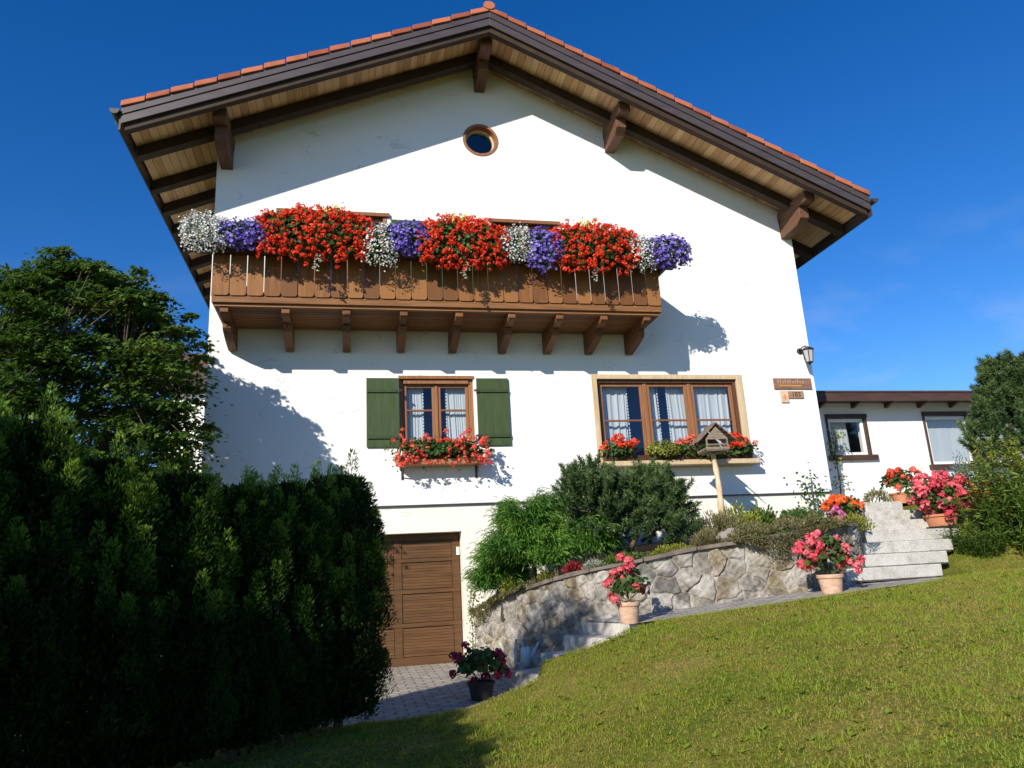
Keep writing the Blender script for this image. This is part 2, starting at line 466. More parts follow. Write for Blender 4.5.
M['dullorange'] = petal('dull_orange_petal', (0.30, 0.07, 0.015), (0.46, 0.12, 0.02), (0.6, 0.2, 0.05))
M['purple'] = petal('purple_petal', (0.10, 0.055, 0.38), (0.20, 0.125, 0.58), (0.42, 0.34, 0.80))
M['whitep'] = petal('white_petal', (0.55, 0.56, 0.50), (0.78, 0.78, 0.74), (0.86, 0.86, 0.84))
M['yellow'] = petal('yellow_petal', (0.65, 0.35, 0.02), (0.80, 0.52, 0.04), (0.85, 0.65, 0.15))

# ------------------------------------------------------------------ terrain
def lawn_z(x, y):
    x = np.asarray(x, float); y = np.asarray(y, float)
    f = np.interp(x, [-30, -0.5, 0.6, 1.2, 1.55, 2.1, 3.28, 6.1, 8.2, 10.5, 30], [-0.02, -0.02, -0.01, 0.03, 0.13, 0.33, 0.66, 0.87, 0.95, 1.0, 1.3])
    amp = np.clip((f + 0.02) / 0.7, 0, 1)
    yy = np.clip(y, -9.5, -3.4)
    s = 0.045 + 0.05 * amp
    z = f + s * (yy + 3.9) + np.clip(y + 9.5, -40, 0) * 0.02
    return z

def drive_z(y):
    return 0.03 + 0.03 * np.clip(np.asarray(y, float), -14, 0)

def lawn_edge(x):
    return np.interp(x, [-3, 1.5, 2.3, 3.0, 4.0, 5.8, 7.0, 8.1, 8.5, 9, 12], [-3.9, -3.55, -3.75, -3.78, -3.82, -3.90, -3.86, -3.5, -3.1, -1.8, -1.5])

def terrain_z(x, y):
    z = lawn_z(x, y)
    low = np.where(x < 1.9, drive_z(y) - 0.03, 0)
    # south-west: blend the drive level in behind the lawn
    k = np.clip((y + 4.25) / 0.35, 0, 1)
    left = np.clip((2.1 - x) / 0.2, 0, 1)
    z = z * (1 - k * left) + np.minimum(z, drive_z(y) - 0.03) * k * left
    # the ground under path, bed and steps stays just below them
    mid = (x > 1.55) & (x < 8.02)
    dr = np.clip((y - lawn_edge(x)) / 0.16, 0, 1)
    z = np.where(mid, z * (1 - dr) + np.where(x < 3.0, np.minimum(z - 0.05, -0.12), z - 0.25) * dr, z)
    # upper terrace with the annex
    up = np.clip((x - 8.4) / 1.2, 0, 1) * np.clip((y + 3.2) / 2.2, 0, 1)
    z = z + up * (2.14 - z)
    return z

xs = np.concatenate([np.arange(-28, -3, 1.0), np.arange(-3, 12, 0.15), np.arange(12, 32, 1.0)])
ys = np.concatenate([np.arange(-28, -12, 1.0), np.arange(-12, 3, 0.15), np.arange(3, 32, 1.5)])
X, Y = np.meshgrid(xs, ys)
Z = terrain_z(X, Y)
Z = Z + 0.012 * np.sin(X * 2.3 + 1) * np.sin(Y * 1.9) * (Y < -4.0)
edge = (X < -26) | (X > 30) | (Y < -26) | (Y > 30)
Z = np.where(edge, -1.2, Z)
V = np.stack([X, Y, Z], -1).reshape(-1, 3)
nx, ny = len(xs), len(ys)
F = [(j * nx + i, j * nx + i + 1, (j + 1) * nx + i + 1, (j + 1) * nx + i) for j in range(ny - 1) for i in range(nx - 1)]
me = bpy.data.meshes.new('lawn'); me.from_pydata(V.tolist(), [], F)
def lawn_mat():
    m, t, b = mat('lawn_turf', 0.95, 0.1)
    tc = nd(t, 'ShaderNodeTexCoord')
    n1 = nd(t, 'ShaderNodeTexNoise', Scale=1.1, Detail=6, Roughness=0.65)
    n2 = nd(t, 'ShaderNodeTexNoise', Scale=28, Detail=5, Roughness=0.7)
    t.links.new(tc.outputs['Object'], n1.inputs['Vector']); t.links.new(tc.outputs['Object'], n2.inputs['Vector'])
    r1 = ramp(t, [(0.35, (0.12, 0.15, 0.018)), (0.55, (0.19, 0.19, 0.035)), (0.75, (0.30, 0.23, 0.09))])
    r2 = ramp(t, [(0.3, (0.35, 0.35, 0.30)), (0.7, (1.35, 1.35, 1.2))])
    t.links.new(n1.outputs['Fac'], r1.inputs[0]); t.links.new(n2.outputs['Fac'], r2.inputs[0])
    mm = nd(t, 'ShaderNodeMixRGB', blend_type='MULTIPLY'); mm.inputs[0].default_value = 1
    t.links.new(r1.outputs[0], mm.inputs[1]); t.links.new(r2.outputs[0], mm.inputs[2])
    t.links.new(mm.outputs[0], b.inputs['Base Color'])
    bp = nd(t, 'ShaderNodeBump', Strength=0.9, Distance=0.03)
    t.links.new(n2.outputs['Fac'], bp.inputs['Height']); t.links.new(bp.outputs[0], b.inputs['Normal'])
    return m
M['lawn'] = lawn_mat()
link('lawn', me, M['lawn'], smooth=True, kind='structure')
g = MB(); g.add([(-3000, -3000, -1.25), (3000, -3000, -1.25), (3000, 3000, -1.25), (-3000, 3000, -1.25)], [(0, 1, 2, 3)])
g.build('ground', noisy('far_meadow', (0.06, 0.085, 0.02), (0.10, 0.12, 0.035), scale=0.05), kind='structure')

# driveway of pavers
def strip(name, P, Q, m, n=1, kind='structure', zoff=0.0):
    V = []; F = []
    for p, q in zip(P, Q):
        for k in range(n + 1):
            t = k / n
            V.append(tuple(np.array(p) * (1 - t) + np.array(q) * t + np.array([0, 0, zoff])))
    for i in range(len(P) - 1):
        for k in range(n):
            a = i * (n + 1) + k
            F.append((a, a + 1, a + n + 2, a + n + 1))
    me = bpy.data.meshes.new(name); me.from_pydata(V, [], F)
    return link(name, me, m, kind=kind)
D_edge = [(-12, -4.3), (-1.6, -4.25), (-0.4, -4.15), (0.45, -4.0), (0.95, -3.86), (1.35, -3.68), (1.62, -3.5), (1.95, -3.25), (2.6, -2.9)]
D_top = [(-12, 0.2), (-2.3, 0.2), (-0.95, 0.2), (0.3, 0.2), (0.8, 0.2), (1.2, 0.2), (1.78, 0.2), (2.2, -0.2), (2.9, -1.9)]
strip('driveway', [(x, y, float(drive_z(y))) for x, y in D_edge], [(x, y, float(drive_z(y))) for x, y in D_top], M['paver'], n=6)

# ------------------------------------------------------------------ the house
XL, XR = -2.28, 8.69
RX, RZ, KL, KR = 2.43, 10.985, 0.425, 0.457
def soff(x):
    return RZ - (KL * (RX - x) if x < RX else KR * (x - RX))
house = thing('alpine_house', 'large white rendered alpine house with red tiled gable roof and wooden flower balcony', 'house', (3.2, 0, 0.05))
DEP = 10.0
PZ = 2.52

def solid(pts, a, b):
    mb = MB(); mb.prism(pts, a, b, 'y'); return mb

def cut(base, cutters):
    """boolean difference without operators"""
    bo = bpy.data.objects.new('tmp', base.mesh('tmp')); COL.objects.link(bo)
    tmp = [bo]
    for c in cutters:
        co = bpy.data.objects.new('tmpc', c.mesh('tmpc')); COL.objects.link(co); tmp.append(co)
        md = bo.modifiers.new('b', 'BOOLEAN'); md.object = co; md.operation = 'DIFFERENCE'; md.solver = 'EXACT'
    dg = bpy.context.evaluated_depsgraph_get(); dg.update()
    me = bpy.data.meshes.new_from_object(bo.evaluated_get(dg))
    for o in tmp:
        bpy.data.objects.remove(o)
    return me

def recalc(me):
    import bmesh
    bm = bmesh.new(); bm.from_mesh(me); bmesh.ops.recalc_face_normals(bm, faces=bm.faces); bm.to_mesh(me); bm.free()
    return me

W1 = (0.80, 2.07, 3.45, 4.66)        # left window opening x0,x1,z0,z1
W2 = (4.30, 7.06, 3.12, 4.66)        # right window opening
CW = (2.405, 9.36, 0.335)            # round window
def circle(cx, cz, r, n=40):
    return [(cx + r * math.cos(2 * math.pi * k / n), cz + r * math.sin(2 * math.pi * k / n)) for k in range(n)]
def rect(x0, x1, z0, z1):
    return [(x0, z0), (x1, z0), (x1, z1), (x0, z1)]
BW1 = (-1.22, 0.63, 5.66, 7.66)      # balcony door openings
BW2 = (2.54, 3.80, 5.66, 7.66)
gable = [(XL, PZ), (XR, PZ), (XR, soff(XR) - 0.004), (RX, RZ - 0.004), (XL, soff(XL) - 0.004)]
b0 = MB(); b0.prism(gable, 0, 0.32, 'y')
cs = []
for w in (W1, W2, BW1, BW2):
    c = MB(); c.prism(rect(*w), -0.2, 0.6, 'y'); cs.append(c)
c = MB(); c.prism(circle(*CW), -0.2, 0.6, 'y'); cs.append(c)
link('front_wall', recalc(cut(b0, cs)), M['stucco'], house)
b1 = MB(); b1.prism(rect(XL + 0.03, XR - 0.03, -0.4, PZ), 0.035, 0.32, 'y')
GX0, GX1, GZ = -1.0, 1.78, 2.07
c = MB(); c.prism(rect(GX0, GX1, -0.1, GZ), -0.2, 0.6, 'y')
link('plinth_wall', recalc(cut(b1, [c])), M['plinth'], house)
w = MB()
for x0, x1 in ((XL, XL + 0.3), (XR - 0.3, XR)):
    w.prism([(x0, -0.4), (x1, -0.4), (x1, soff((x0 + x1) / 2) - 0.06), (x0, soff((x0 + x1) / 2) - 0.06)], 0.322, DEP, 'y')
w.prism([(XL, -0.4), (XR, -0.4), (XR, soff(XR) - 0.01), (RX, RZ - 0.01), (XL, soff(XL) - 0.01)], DEP + 0.002, DEP + 0.3, 'y')
w.build('side_wall', M['stucco'], house)
s = MB(); s.box(XL, XR, -0.012, 0.03, PZ - 0.022, PZ - 0.002)
s.build('drip_strip', M['gutter'], house)
r = MB()   # rooms: floors and a back wall, painted blue to stand in for sky reflection
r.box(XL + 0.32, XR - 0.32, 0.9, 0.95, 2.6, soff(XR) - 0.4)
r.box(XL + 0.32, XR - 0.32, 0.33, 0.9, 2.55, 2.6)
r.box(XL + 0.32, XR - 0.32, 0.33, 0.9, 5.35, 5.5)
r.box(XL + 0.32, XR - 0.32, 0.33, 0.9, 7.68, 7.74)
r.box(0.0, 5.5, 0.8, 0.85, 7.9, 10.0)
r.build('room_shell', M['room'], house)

# ---- roof
roof_t = MB()
XE_L, XE_R = -3.515, 9.62
Y0, Y1 = -1.26, DEP + 0.9
def zt(x):
    return soff(x) + 0.20
def roofside(xe, sgn):
    # stepped courses of tiles, wave along the slope
    n = int(abs(xe - RX) / 0.33)
    for i in range(n + 1):
        a = RX + (xe - RX) * i / (n + 1); b = RX + (xe - RX) * (i + 1.12) / (n + 1)
        za, zb = zt(a) + 0.03, zt(b) + 0.075
        m = 34
        V = []; F = []
        for k in range(m * 4 + 1):
            y = Y0 + 0.2 + (Y1 - Y0 - 0.2) * k / (m * 4)
            h = 0.022 * math.sin(k * math.pi / 2)
            V += [(a, y, za + h), (b, y, zb + h), (b, y, zb + h - 0.03)]
        for k in range(m * 4):
            q = k * 3
            F += [(q, q + 1, q + 4, q + 3), (q + 1, q + 2, q + 5, q + 4)]
        roof_t.add(V, F, RNG.uniform(0.3, 0.7))
roofside(XE_L, -1); roofside(XE_R, 1)
roof = roof_t.build('roof', M['tile'], house)
# verge tiles along the gable edge
vt = MB()
for xe, kk in ((XE_L + 0.02, KL), (XE_R - 0.02, KR)):
    L = abs(xe - RX); n = int(L / 0.335)
    for i in range(n):
        a = RX + (xe - RX) * (i + 0.02) / n; b = RX + (xe - RX) * (i + .975) / n
        if i == n - 1: b = xe
        j = RNG.uniform(-0.004, 0.004)
        a0, b0_ = zt(a) - 0.015, zt(b) - 0.002
        h0, h1 = 0.106 + j, 0.114 + j
        yf = Y0 - 0.045 - RNG.uniform(0, 0.006)
        c1 = [(a, yf, a0), (b, yf, b0_), (b, yf + 0.03, b0_ - 0.0), (a, yf + 0.03, a0)]
        P = [(a, yf, a0), (b, yf - 0.008, b0_), (b, Y0 + 0.24, b0_), (a, Y0 + 0.24, a0), (a, yf + 0.02, a0 + h0), (b, yf + 0.012, b0_ + h1), (b, Y0 + 0.24, b0_ + h1), (a, Y0 + 0.24, a0 + h0)]
        vt.hexa(P, RNG.uniform(0.25, 0.75))
vt.build('verge_tile_row', M['tile'], roof, bevel=0.012)
rc = MB()
for k in range(30):
    y = Y0 - 0.06 + k * 0.4
    if y > Y1: break
    V = []; F = []
    for j in range(13):
        t = math.pi * 2 * j / 12
        for yy, rr in ((y, 0.105), (y + 0.43, 0.092)):
            V.append((RX + rr * math.cos(t), yy, RZ + 0.29 + 0.8 * rr * math.sin(t)))
    for j in range(12):
        F.append((2 * j, 2 * j + 1, 2 * j + 3, 2 * j + 2))
    F.append(tuple(range(0, 26, 2)))
    rc.add(V, F, RNG.uniform(0.4, 0.75))
rc.build('ridge_cap', M['tile'], roof)
# barge boards: two steps each side
for xe in (XE_L + 0.03, XE_R - 0.03):
    bb = MB()
    for y0, y1, z0, z1 in ((Y0, Y0 + 0.05, -0.085, 0.062), (Y0 - 0.018, Y0 + 0.05, 0.066, 0.185)):
        xr_ = RX + (0.0005 if xe > RX else -0.0005); P = [(xr_, z0 + RZ), (xe, z0 + soff(xe)), (xe, z1 + soff(xe)), (xr_, z1 + RZ)]
        bb.prism(P, y0, y1, 'y')
    bb.build('barge_board', M['fascia'], roof, bevel=0.006)
for xe in (XE_L + 0.08, XE_R - 0.08):
    ra = MB()
    xr_ = RX + (0.001 if xe > RX else -0.001)
    P = [(xr_, -0.19 + RZ), (xe, -0.19 + soff(xe)), (xe, -0.004 + soff(xe)), (xr_, -0.004 + RZ)]
    ra.prism(P, Y0 + 0.054, Y0 + 0.17, 'y')
    ra.build('rafter', M['rafter'], roof)
for yc in (-0.39,):
    for xe in (XE_L + 0.08, XE_R - 0.08):
        ra = MB()
        xr_ = RX + (0.001 if xe > RX else -0.001)
        P = [(xr_, -0.2 + RZ), (xe, -0.2 + soff(xe)), (xe, -0.004 + soff(xe)), (xr_, -0.004 + RZ)]
        ra.prism(P, yc - 0.085, yc + 0.085, 'y')
        ra.build('rafter', M['rafter'], roof)
for k in range(10):
    yc = 0.70 + k * 0.85
    for xa, xb in ((XE_L + 0.05, XL - 0.002), (XR + 0.002, XE_R - 0.05)):
        ra = MB()
        P = [(xa, -0.2 + soff(xa)), (xb, -0.2 + soff(xb)), (xb, -0.004 + soff(xb)), (xa, -0.004 + soff(xa))]
        ra.prism(P, yc - 0.085, yc + 0.085, 'y')
        ra.build('rafter', M['rafter'], roof)
# soffit boards run front to back, side by side down the slope
so = MB()
for xe in (XE_L + 0.06, XE_R - 0.06):
    n = int(abs(xe - RX) / 0.125)
    for i in range(n):
        a = RX + (xe - RX) * (i + 0.03) / n; b = RX + (xe - RX) * (i + 0.97) / n
        P = [(a, soff(a)), (b, soff(b)), (b, soff(b) + 0.03), (a, soff(a) + 0.03)]
        so.prism(P, Y0 + 0.055, Y1 - 0.05, 'y', tint=RNG.uniform(0.2, 0.85))
    so.prism([(RX, RZ + 0.035), (xe, soff(xe) + 0.035), (xe, soff(xe) + 0.16), (RX, RZ + 0.16)], Y0 + 0.06, Y1 - 0.06, 'y', tint=0.2)
so.build('soffit', M['soffit'], roof)
# gutters
for xe, sg in ((XE_L, -1), (XE_R, 1)):
    gu = MB()
    cx, cz = xe + sg * 0.055, soff(xe) + 0.15
    V = []; F = []
    n = 10
    ring = []
    for k in range(n + 1):
        t = math.pi + math.pi * k / n
        ring.append((cx + 0.075 * math.cos(t), cz + 0.085 * math.sin(t)))
    ring2 = [(x * 0.92 + cx * 0.08, z * 0.92 + cz * 0.08 + 0.004) for x, z in ring][::-1]
    gu.prism(ring + ring2, Y0 - 0.05, Y1 + 0.02, 'y')
    gu.prism(ring, Y0 - 0.056, Y0 - 0.052, 'y')
    gu.box(min(xe, xe - sg * 0.03), max(xe, xe - sg * 0.03), Y0 + 0.02, Y1, soff(xe) - 0.17, soff(xe) + 0.17)
    gu.build('gutter', M['gutter'], roof)
    for k in range(12):
        y = Y0 + 0.25 + k * 0.85
        gb = MB(); gb.prism([(x + (x - cx) * 0.08, z + (z - cz) * 0.08) for x, z in ring] + ring[::-1], y, y + 0.03, 'y')
        gb.build('gutter_bracket', M['gutter'], roof)
# purlins with corbels
for x0, x1, ztop, zmid, zbot, yl in ((8.44, 8.66, None, 7.93, 7.58, -0.72), (4.87, 5.09, None, 9.57, 9.27, -0.72), (2.31, 2.53, None, 10.70, 10.40, -0.55), (-2.22, -2.0, None, 8.80, 8.42, -0.74)):
    p = MB()
    zz = min(soff(x0), soff(x1)) - 0.006
    p.prism([(-.96, zz), (0.0, zz), (0.0, zmid), (-.93, zmid), (-.96, zmid + 0.03)], x0, x1, 'x', tint=0.55)
    p.prism([(yl, zmid - 0.003), (-0.0, zmid - 0.003), (0.0, zbot), (yl + 0.14, zbot + 0.02), (yl, zbot + 0.12)], x0 + 0.012, x1 - 0.012, 'x', tint=0.5)
    p.build('purlin', M['purlin'], roof, bevel=0.008)

# ---- balcony
bal = MB()
BX0, BX1, BY = -2.06, 5.21, -1.10
nb = 29; pitch = (BX1 - BX0) / nb
for i in range(10):
    y0 = -1.06 + i * 0.106
    bal.box(BX0 + 0.03, BX1 - 0.03, y0, min(y0 + 0.090, -0.003), 5.50, 5.545, tint=RNG.uniform(0.3, 0.7))
bal.box(BX0 + 0.03, BX1 - 0.03, -1.055, -0.005, 5.546, 5.60, tint=0.3)
balcony = bal.build('balcony', M['balx'], house)
fb = MB(); fb.box(BX0, BX1, BY - 0.005, BY + 0.036, 5.545, 5.645); fb.box(BX0 + 0.002, BX0 + 0.04, BY + 0.04, -0.003, 5.545, 5.645); fb.box(BX1 - 0.04, BX1 - 0.002, BY + 0.04, -0.003, 5.545, 5.645)
fb.build('floor_beam', M['balx'], balcony, bevel=0.006)
rl = MB()
def board(x0, x1, z0, z1, y0, y1, tint):
    c = 0.035
    rl.prism([(x0 + c, z0), (x1 - c, z0), (x1 - c * 0.35, z0 + c * 0.3), (x1, z0 + c), (x1, z1), (x0, z1), (x0, z0 + c), (x0 + c * 0.35, z0 + c * 0.3)], y0, y1, 'y', tint)
for i in range(nb):
    x0 = BX0 + i * pitch + 0.0065; x1 = BX0 + (i + 1) * pitch - 0.0065
    board(x0, x1, 5.655 + RNG.uniform(-.003, .003), 6.52, BY - 0.026, BY - 0.002, RNG.uniform(0.15, 0.85))
for xs_ in (BX0, BX1):
    for i in range(4):
        y0 = -1.07 + i * 0.268; y1 = y0 + 0.25
        rl.prism([(y0, 5.655), (y1, 5.655), (y1, 6.52), (y0, 6.52)], xs_ - 0.012, xs_ + 0.012, 'x', RNG.uniform(0.3, 0.7))
for z in (5.646, 6.40):
    rl.box(BX0 + 0.02, BX1 - 0.02, BY + 0.002, BY + 0.05, z, z + 0.08, 0.4)
rl.box(BX0 - 0.03, BX1 + 0.03, BY - 0.05, BY + 0.07, 6.523, 6.57, 0.5)
rl.build('railing', M['bal'], balcony)
bx = MB()   # flower troughs hung along the outside
def trough(x0, x1, z0, z1, y0, y1):
    bx.hexa([(x0 + 0.03, y0 + 0.04, z0), (x1 - 0.03, y0 + 0.04, z0), (x1 - 0.03, y1, z0), (x0 + 0.03, y1, z0), (x0, y0, z1), (x1, y0, z1), (x1, y1, z1), (x0, y1, z1)])
xa = -2.35
for xb in (-0.9, 0.45, 1.9, 3.2, 4.4, 5.50):
    trough(xa + 0.01, xb - 0.01, 6.30, 6.46, BY - 0.27, BY - 0.055); xa = xb
bx.hexa([(BX1 + 0.03, -1.3, 6.25), (5.32, -1.3, 6.28), (5.32, -0.2, 6.28), (BX1 + 0.03, -0.2, 6.25), (BX1 + 0.03, -1.15, 6.46), (5.48, -1.15, 6.46), (5.48, -0.2, 6.46), (BX1 + 0.03, -0.2, 6.46)])
bx.build('flower_trough', M['boxwood'], balcony)
BRX = [-1.885, -0.985, -0.066, 0.83, 1.722, 2.594, 3.412, 4.188, 4.962]
for xb in BRX:
    k = MB(); h = 0.062
    k.prism([(-1.03, 5.497), (-0.003, 5.497), (-0.003, 5.36), (-0.72, 5.36), (-0.98, 5.385), (-1.03, 5.42)], xb - h, xb + h, 'x', tint=RNG.uniform(0.4, 0.7))
    k.prism([(-0.70, 5.357), (-0.003, 5.357), (-0.003, 5.115), (-0.06, 5.10), (-0.40, 5.165), (-0.66, 5.24), (-0.70, 5.28)], xb - h - 0.004, xb + h + 0.004, 'x', tint=RNG.uniform(0.4, 0.7))
    k.tube([(xb, -0.715, 5.31), (xb, -0.695, 5.31)], 0.018, 6, tint=0.05)
    k.build('bracket', M['baly'], balcony, bevel=0.008)

# ---- windows
def curtain_mesh(x0, x1, z0, z1, y, amp=0.035, waves=6, scallop=None):
    nxx, nzz = 60, 14
    V = []; F = []
    ph = RNG.uniform(0, 6)
    for j in range(nzz + 1):
        t = j / nzz
        for i in range(nxx + 1):
            s = i / nxx
            a = x0 + (x1 - x0) * s
            if scallop == 'r' and i == nxx: a += 0.018 * math.sin(j * 2.2) 
            if scallop == 'l' and i == 0: a += 0.018 * math.sin(j * 2.2)
            w_ = s + .03 * math.sin(s * 9 + ph) + .015 * math.sin(s * 23 + 2 * ph)
            V.append((a + 0.012 * math.sin(t * 3 + ph), y + amp * .6 * (math.sin(w_ * waves * 6.283 + ph + 0.7 * math.sin(t * 2.1)) * (.6 + .4 * math.sin(s * 5 + ph)) + .4 * math.sin(w_ * waves * 10.1 + t * 1.5)) * (0.6 + 0.4 * (1 - t)), z0 + (z1 - z0) * t))
    for j in range(nzz):
        for i in range(nxx):
            q = j * (nxx + 1) + i
            F.append((q, q + 1, q + nxx + 2, q + nxx + 1))
    me = bpy.data.meshes.new('curtain'); me.from_pydata(V, [], F)
    a = me.attributes.new('tint', 'FLOAT', 'POINT'); a.data.foreach_set('value', [0.6] * len(V))
    return me

def scallop_edge(mb, x, z0, z1, y, sg):
    n = int((z1 - z0) / 0.055)
    for i in range(n):
        z = z0 + (i + 0.5) * (z1 - z0) / n
        pts = [(x + sg * 0.028 * math.sin(math.pi * k / 6), z + 0.026 * math.cos(math.pi * k / 6)) for k in range(7)]
        mb.add([(a, y, b) for a, b in pts], [tuple(range(7))], 0.9)

def frame_rect(mb, x0, x1, z0, z1, t, y0, y1, tint=0.5):
    mb.box(x0, x0 + t, y0, y1, z0, z1, tint); mb.box(x1 - t, x1, y0, y1, z0, z1, tint)
    mb.box(x0 + t, x1 - t, y0 + 0.002, y1, z1 - t, z1, tint + 0.05); mb.box(x0 + t, x1 - t, y0 + 0.002, y1, z0, z0 + t, tint + 0.05)

def window_sashes(win, x0, x1, z0, z1, n, yf, transom, t=0.055, mull=0.09, m='frame'):
    wdt = (x1 - x0)
    cell = wdt / n
    g_ = MB()
    for i in range(n):
        a = x0 + i * cell + (mull / 2 if i else 0); b = x0 + (i + 1) * cell - (mull / 2 if i < n - 1 else 0)
        s_ = MB()
        frame_rect(s_, a, b, z0, z1, t, yf, yf + 0.05, 0.5)
        if transom:
            s_.box(a + t, b - t, yf + 0.006, yf + 0.045, transom - 0.016, transom + 0.016, 0.25)
        s_.build('sash', M[m], win, bevel=0.005)
        g_.add([(a + t - 0.004, yf + 0.025, z0 + t - 0.004), (b - t + 0.004, yf + 0.025, z0 + t - 0.004), (b - t + 0.004, yf + 0.025, z1 - t + 0.004), (a + t - 0.004, yf + 0.025, z1 - t + 0.004)], [(0, 1, 2, 3)])
        if i < n - 1:
            mm = MB(); mm.box(b + 0.001, b + mull - 0.001, yf - 0.02, yf + 0.06, z0, z1, 0.55)
            mm.build('mullion', M[m], win, bevel=0.005)
    g_.build('glass_pane', M['glass'], win)

# left ground floor window
x0, x1, z0, z1 = W1
f = MB()
f.box(x0 - 0.012, x1 + 0.012, -0.02, 0.10, z1 - 0.012, z1 + 0.045, 0.55)
f.box(x0 + .002, x0 + 0.075, 0.075, 0.16, z0, z1 - 0.014, 0.4); f.box(x1 - 0.075, x1 - .002, 0.05, 0.16, z0, z1 - 0.014, 0.6)
f.box(x0 + 0.077, x1 - 0.077, 0.02, 0.16, z1 - 0.09, z1 - 0.016, 0.5); f.box(x0 + 0.077, x1 - 0.077, 0.05, 0.16, z0, z0 + 0.06, 0.5)
win = f.build('window', M['frame'], house, bevel=0.006)
window_sashes(win, x0 + 0.08, x1 - 0.08, z0 + 0.06, z1 - 0.095, 2, 0.09, 4.12, t=0.05, mull=0.05)
cu = curtain_mesh(x0 + 0.08, 1.20, z0, z1 - 0.08, 0.22, 0.03, 5); link('curtain', cu, M['curtain'], win, smooth=True)
cu = curtain_mesh(1.63, x1 - 0.08, z0, z1 - 0.08, 0.22, 0.03, 5); link('curtain', cu, M['curtain'], win, smooth=True)
for a_, g_s in ((1.20, 1), (1.63, -1)):
    e = MB(); scallop_edge(e, a_, z0, z1 - 0.08, 0.2, g_s); e.build('curtain_lace', M['curtain'], win)
# shutters
for xa, xb, y in ((0.255, 0.79, -0.04), (2.12, 2.68, -0.04)):
    sh = MB(); n = 4
    for i in range(n):
        a = xa + (xb - xa) * i / n + 0.002; b = xa + (xb - xa) * (i + 1) / n - 0.002
        sh.box(a - .0015, b + .0015, -0.042, -0.012, 3.475, 4.655, RNG.uniform(0.4, 0.6))
    for z in (3.64, 4.43):
        sh.box(xa + 0.01, xb - 0.01, -0.068, -0.044, z - 0.03, z + 0.03, 0.35)
    so_ = sh.build('shutter', M['shutter'], house, bevel=0.004)
    xx = xb if xa < 1 else xa
    for z in (3.64, 4.43):
        hg = MB()
        hg.box(xx - 0.05, xx + 0.05, -0.075, -0.055, z - 0.015, z + 0.015)
        hg.tube([(xx, -0.06, z - 0.035), (xx, -0.06, z + 0.035)], 0.014, 6)
        hg.build('hinge', M['iron'], so_)

# right ground floor window
x0, x1, z0, z1 = W2
f = MB()
f.box(x0 - 0.085, x0 + 0.012, -0.022, 0.04, z0 - 0.075, z1 + 0.085, 0.5)
f.box(x1 - 0.012, x1 + 0.105, -0.022, 0.04, z0 - 0.075, z1 + 0.085, 0.6)
f.box(x0 + 0.014, x1 - 0.014, -0.020, 0.04, z1 - 0.004, z1 + 0.082, 0.55)
f.box(x0 - 0.087, x1 + 0.107, -0.27, -0.024, z0 - 0.079, z0 + 0.004, 0.55); f.box(x0 + 0.014, x1 - 0.014, -0.022, 0.04, z0 - 0.077, z0 + 0.004, 0.55)
win2 = f.build('window', M['trim'], house, bevel=0.006)
f = MB(); frame_rect(f, x0 + 0.013, x1 - 0.013, z0 + 0.005, z1 - 0.005, 0.055, 0.042, 0.17, 0.4)
f.build('window_frame', M['framedark'], win2, bevel=0.004)
window_sashes(win2, x0 + 0.07, x1 - 0.07, z0 + 0.06, z1 - 0.06, 3, 0.09, 3.91, t=0.06, mull=0.07)
y = 0.26
for a, b in ((x0 + 0.07, 4.93), (5.25, 5.53), (5.74, 6.10), (6.22, 6.97)):
    link('curtain', curtain_mesh(a, b, z0, z1 - 0.03, y, 0.03, 8 * (b - a)), M['curtain'], win2, smooth=True)
for a_, g_s in ((4.93, 1), (5.53, 1), (5.74, -1)):
    e = MB(); scallop_edge(e, a_, z0, z1 - 0.03, 0.23, g_s); e.build('curtain_lace', M['curtain'], win2)

# balcony doors, seen above the flowers
for (x0, x1, z0, z1), n, shx in ((BW1, 3, (0.70, 1.33)), (BW2, 2, (1.44, 2.47))):
    f = MB()
    f.box(x0 - 0.05, x1 + 0.05, -0.05, 0.08, z1 - 0.014, z1 + 0.055, 0.4)
    f.box(x0, x0 + 0.07, -0.01, 0.12, z0, z1 - 0.016, 0.4); f.box(x1 - 0.07, x1, -0.01, 0.12, z0, z1 - 0.016, 0.5)
    bwn = f.build('balcony_door', M['frame'], house, bevel=0.005)
    window_sashes(bwn, x0 + 0.075, x1 - 0.075, z0 + 0.01, z1 - 0.03, n, 0.05, 0, t=0.06, mull=0.06)
    sh = MB(); a0, a1 = shx
    nn = 5
    for i in range(nn):
        a = a0 + (a1 - a0) * i / nn + 0.002; b = a0 + (a1 - a0) * (i + 1) / nn - 0.002
        sh.box(a, b, -0.042, -0.012, 5.68, 7.60, RNG.uniform(0.4, 0.6))
    for z in (5.95, 7.35):
        sh.box(a0 + 0.01, a1 - 0.01, -0.068, -0.044, z - 0.03, z + 0.03, 0.35)
    sh.build('shutter', M['shutter'], house, bevel=0.004)
pp = MB(); pp.box(3.90, 3.925, -0.10, -0.075, 5.6, 7.78); pp.box(3.895, 3.93, -0.105, -0.0, 7.7, 7.73)
pp.build('blind_rail', M['white'], house)

